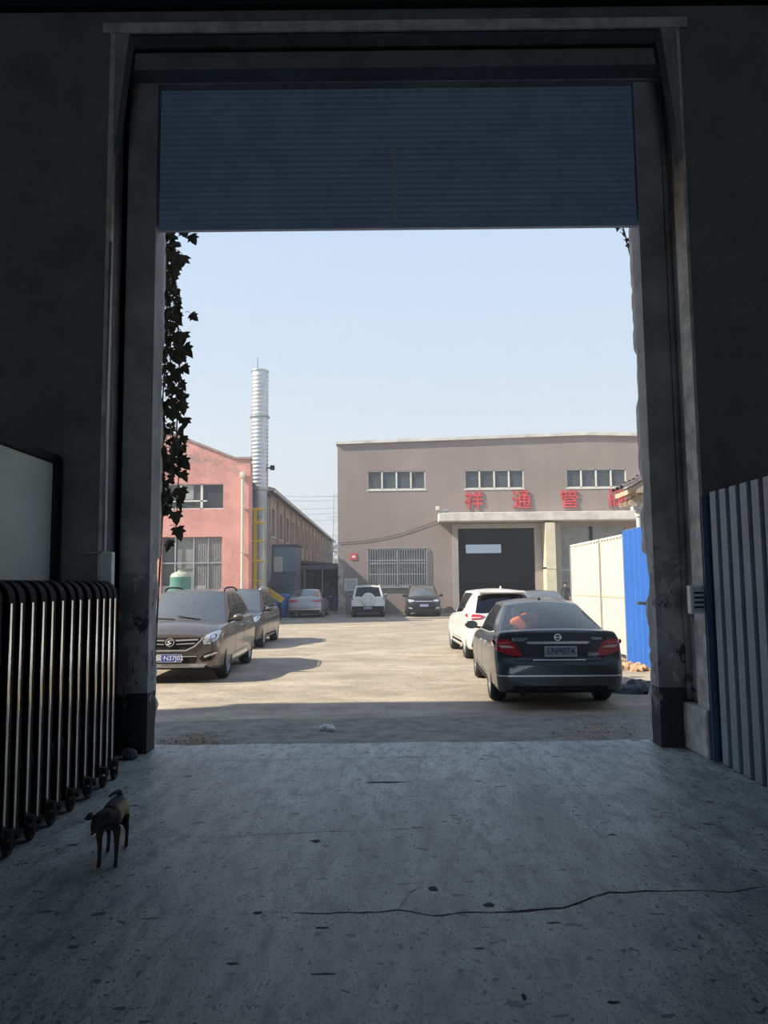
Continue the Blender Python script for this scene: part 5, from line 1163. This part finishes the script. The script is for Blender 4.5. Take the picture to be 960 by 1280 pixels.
bm = bmesh.new(); bmesh.ops.create_icosphere(bm, subdivisions=2, radius=.011, matrix=Matrix.Translation((-.062, -.345, .290-zmin))); obj('nose', bm, mat('wet_nose', (.01, .01, .01), .3), dog, smooth=True)

dog.scale = (.88, .88, .88)
# ------------------------------------------------------------------ person by the factory gate
m_skin = mat('skin', (.42, .27, .20), .6); m_coat = mat('dark_jacket', (.035, .04, .05), .8); m_trs = mat('dark_trousers', (.05, .055, .06), .85)
pr = empty('person', (10.05, 43.0, -.055), label='person in dark jacket and trousers standing by the grey factory doors behind the cars', cat='person')
V = []; Ed = []; Rr = []
pel = addv((0, 0, .95), (.15, .11)); wa = addv((0, 0, 1.12), (.135, .10), pel); ch_ = addv((0, 0, 1.32), (.165, .11), wa); nb = addv((0, 0, 1.45), .06, ch_); nt_ = addv((0, -.01, 1.51), .05, nb); h1 = addv((0, -.015, 1.60), (.075, .09), nt_); h2 = addv((0, -.015, 1.68), (.07, .085), h1)
for s in (-1, 1):
    a = addv((s*.18, 0, 1.40), .055, ch_); b = addv((s*.25, .01, 1.14), .042, a); c = addv((s*.24, -.07, .92), .03, b); addv((s*.23, -.09, .86), .025, c)
    a = addv((s*.10, 0, .86), .085, pel); b = addv((s*.11, -.01, .50), .055, a); c = addv((s*.11, .01, .10), .038, b); f_ = addv((s*.11, -.01, .04), .035, c); addv((s*.12, -.14, .03), .03, f_)
pb_ = skin('body', V, Ed, Rr, m_skin, pr)
for mm in (m_coat, m_trs, m_blk): pb_.data.materials.append(mm)
for p in pb_.data.polygons:
    z_ = p.center.z; x_ = abs(p.center.x)
    p.material_index = 0 if z_ > 1.47 or (z_ < .92 and x_ > .2) else 1 if z_ > .90 else 2 if z_ > .08 else 3
bm = bmesh.new(); bmesh.ops.create_icosphere(bm, subdivisions=3, radius=.1)
for v in bm.verts: v.co = Vector((v.co.x*.92, v.co.y*1.08+.01, v.co.z*.95)); v.co.z = max(v.co.z, -.01 if v.co.y < -.03 else -.07)
bmesh.ops.translate(bm, verts=bm.verts, vec=(0, -.01, 1.665)); obj('hair', bm, m_blk, pr, smooth=True)
bm = bmesh.new(); prism(bm, [(-.015, 1.60), (.015, 1.60), (0, 1.645)], -.125, -.09); obj('nose', bm, m_skin, pr)
for s in (-1, 1):
    bm = bmesh.new(); bmesh.ops.create_icosphere(bm, subdivisions=1, radius=.012, matrix=Matrix.Translation((s*.03, -.098, 1.65))); obj('eye', bm, m_blk, pr)
    bm = bmesh.new(); box(bm, s*.23-.03, s*.23+.03, -.115, -.085, .80, .87, bev=.008)
    for k in range(4): tube(bm, [(s*.23-.022+.015*k, -.10, .81), (s*.23-.022+.015*k, -.108, .76+.006*abs(k-1.5)), (s*.23-.022+.015*k, -.10, .73+.008*abs(k-1.5))], .008, 6)
    tube(bm, [(s*.20, -.11, .85), (s*.19, -.125, .80)], .009, 6); obj('hand', bm, m_skin, pr)

# ------------------------------------------------------------------ haze over the yard
bm = bmesh.new(); box(bm, -58, 58, 8.7, 155, -.04, 30)
hv = obj('haze', bm, None); hv['kind'] = 'stuff'; hv['label'] = 'thin pale haze hanging over the sunlit yard'; hv['category'] = 'haze'
m = bpy.data.materials.new('yard_haze'); m.use_nodes = True; n = m.node_tree; n.nodes.remove(n.nodes['Principled BSDF'])
vs_ = n.nodes.new('ShaderNodeVolumeScatter'); vs_.inputs['Color'].default_value = (.93, .96, 1, 1); vs_.inputs['Density'].default_value = .0022; vs_.inputs['Anisotropy'].default_value = .2
n.links.new(vs_.outputs[0], n.nodes['Material Output'].inputs['Volume']); hv.data.materials.append(m)
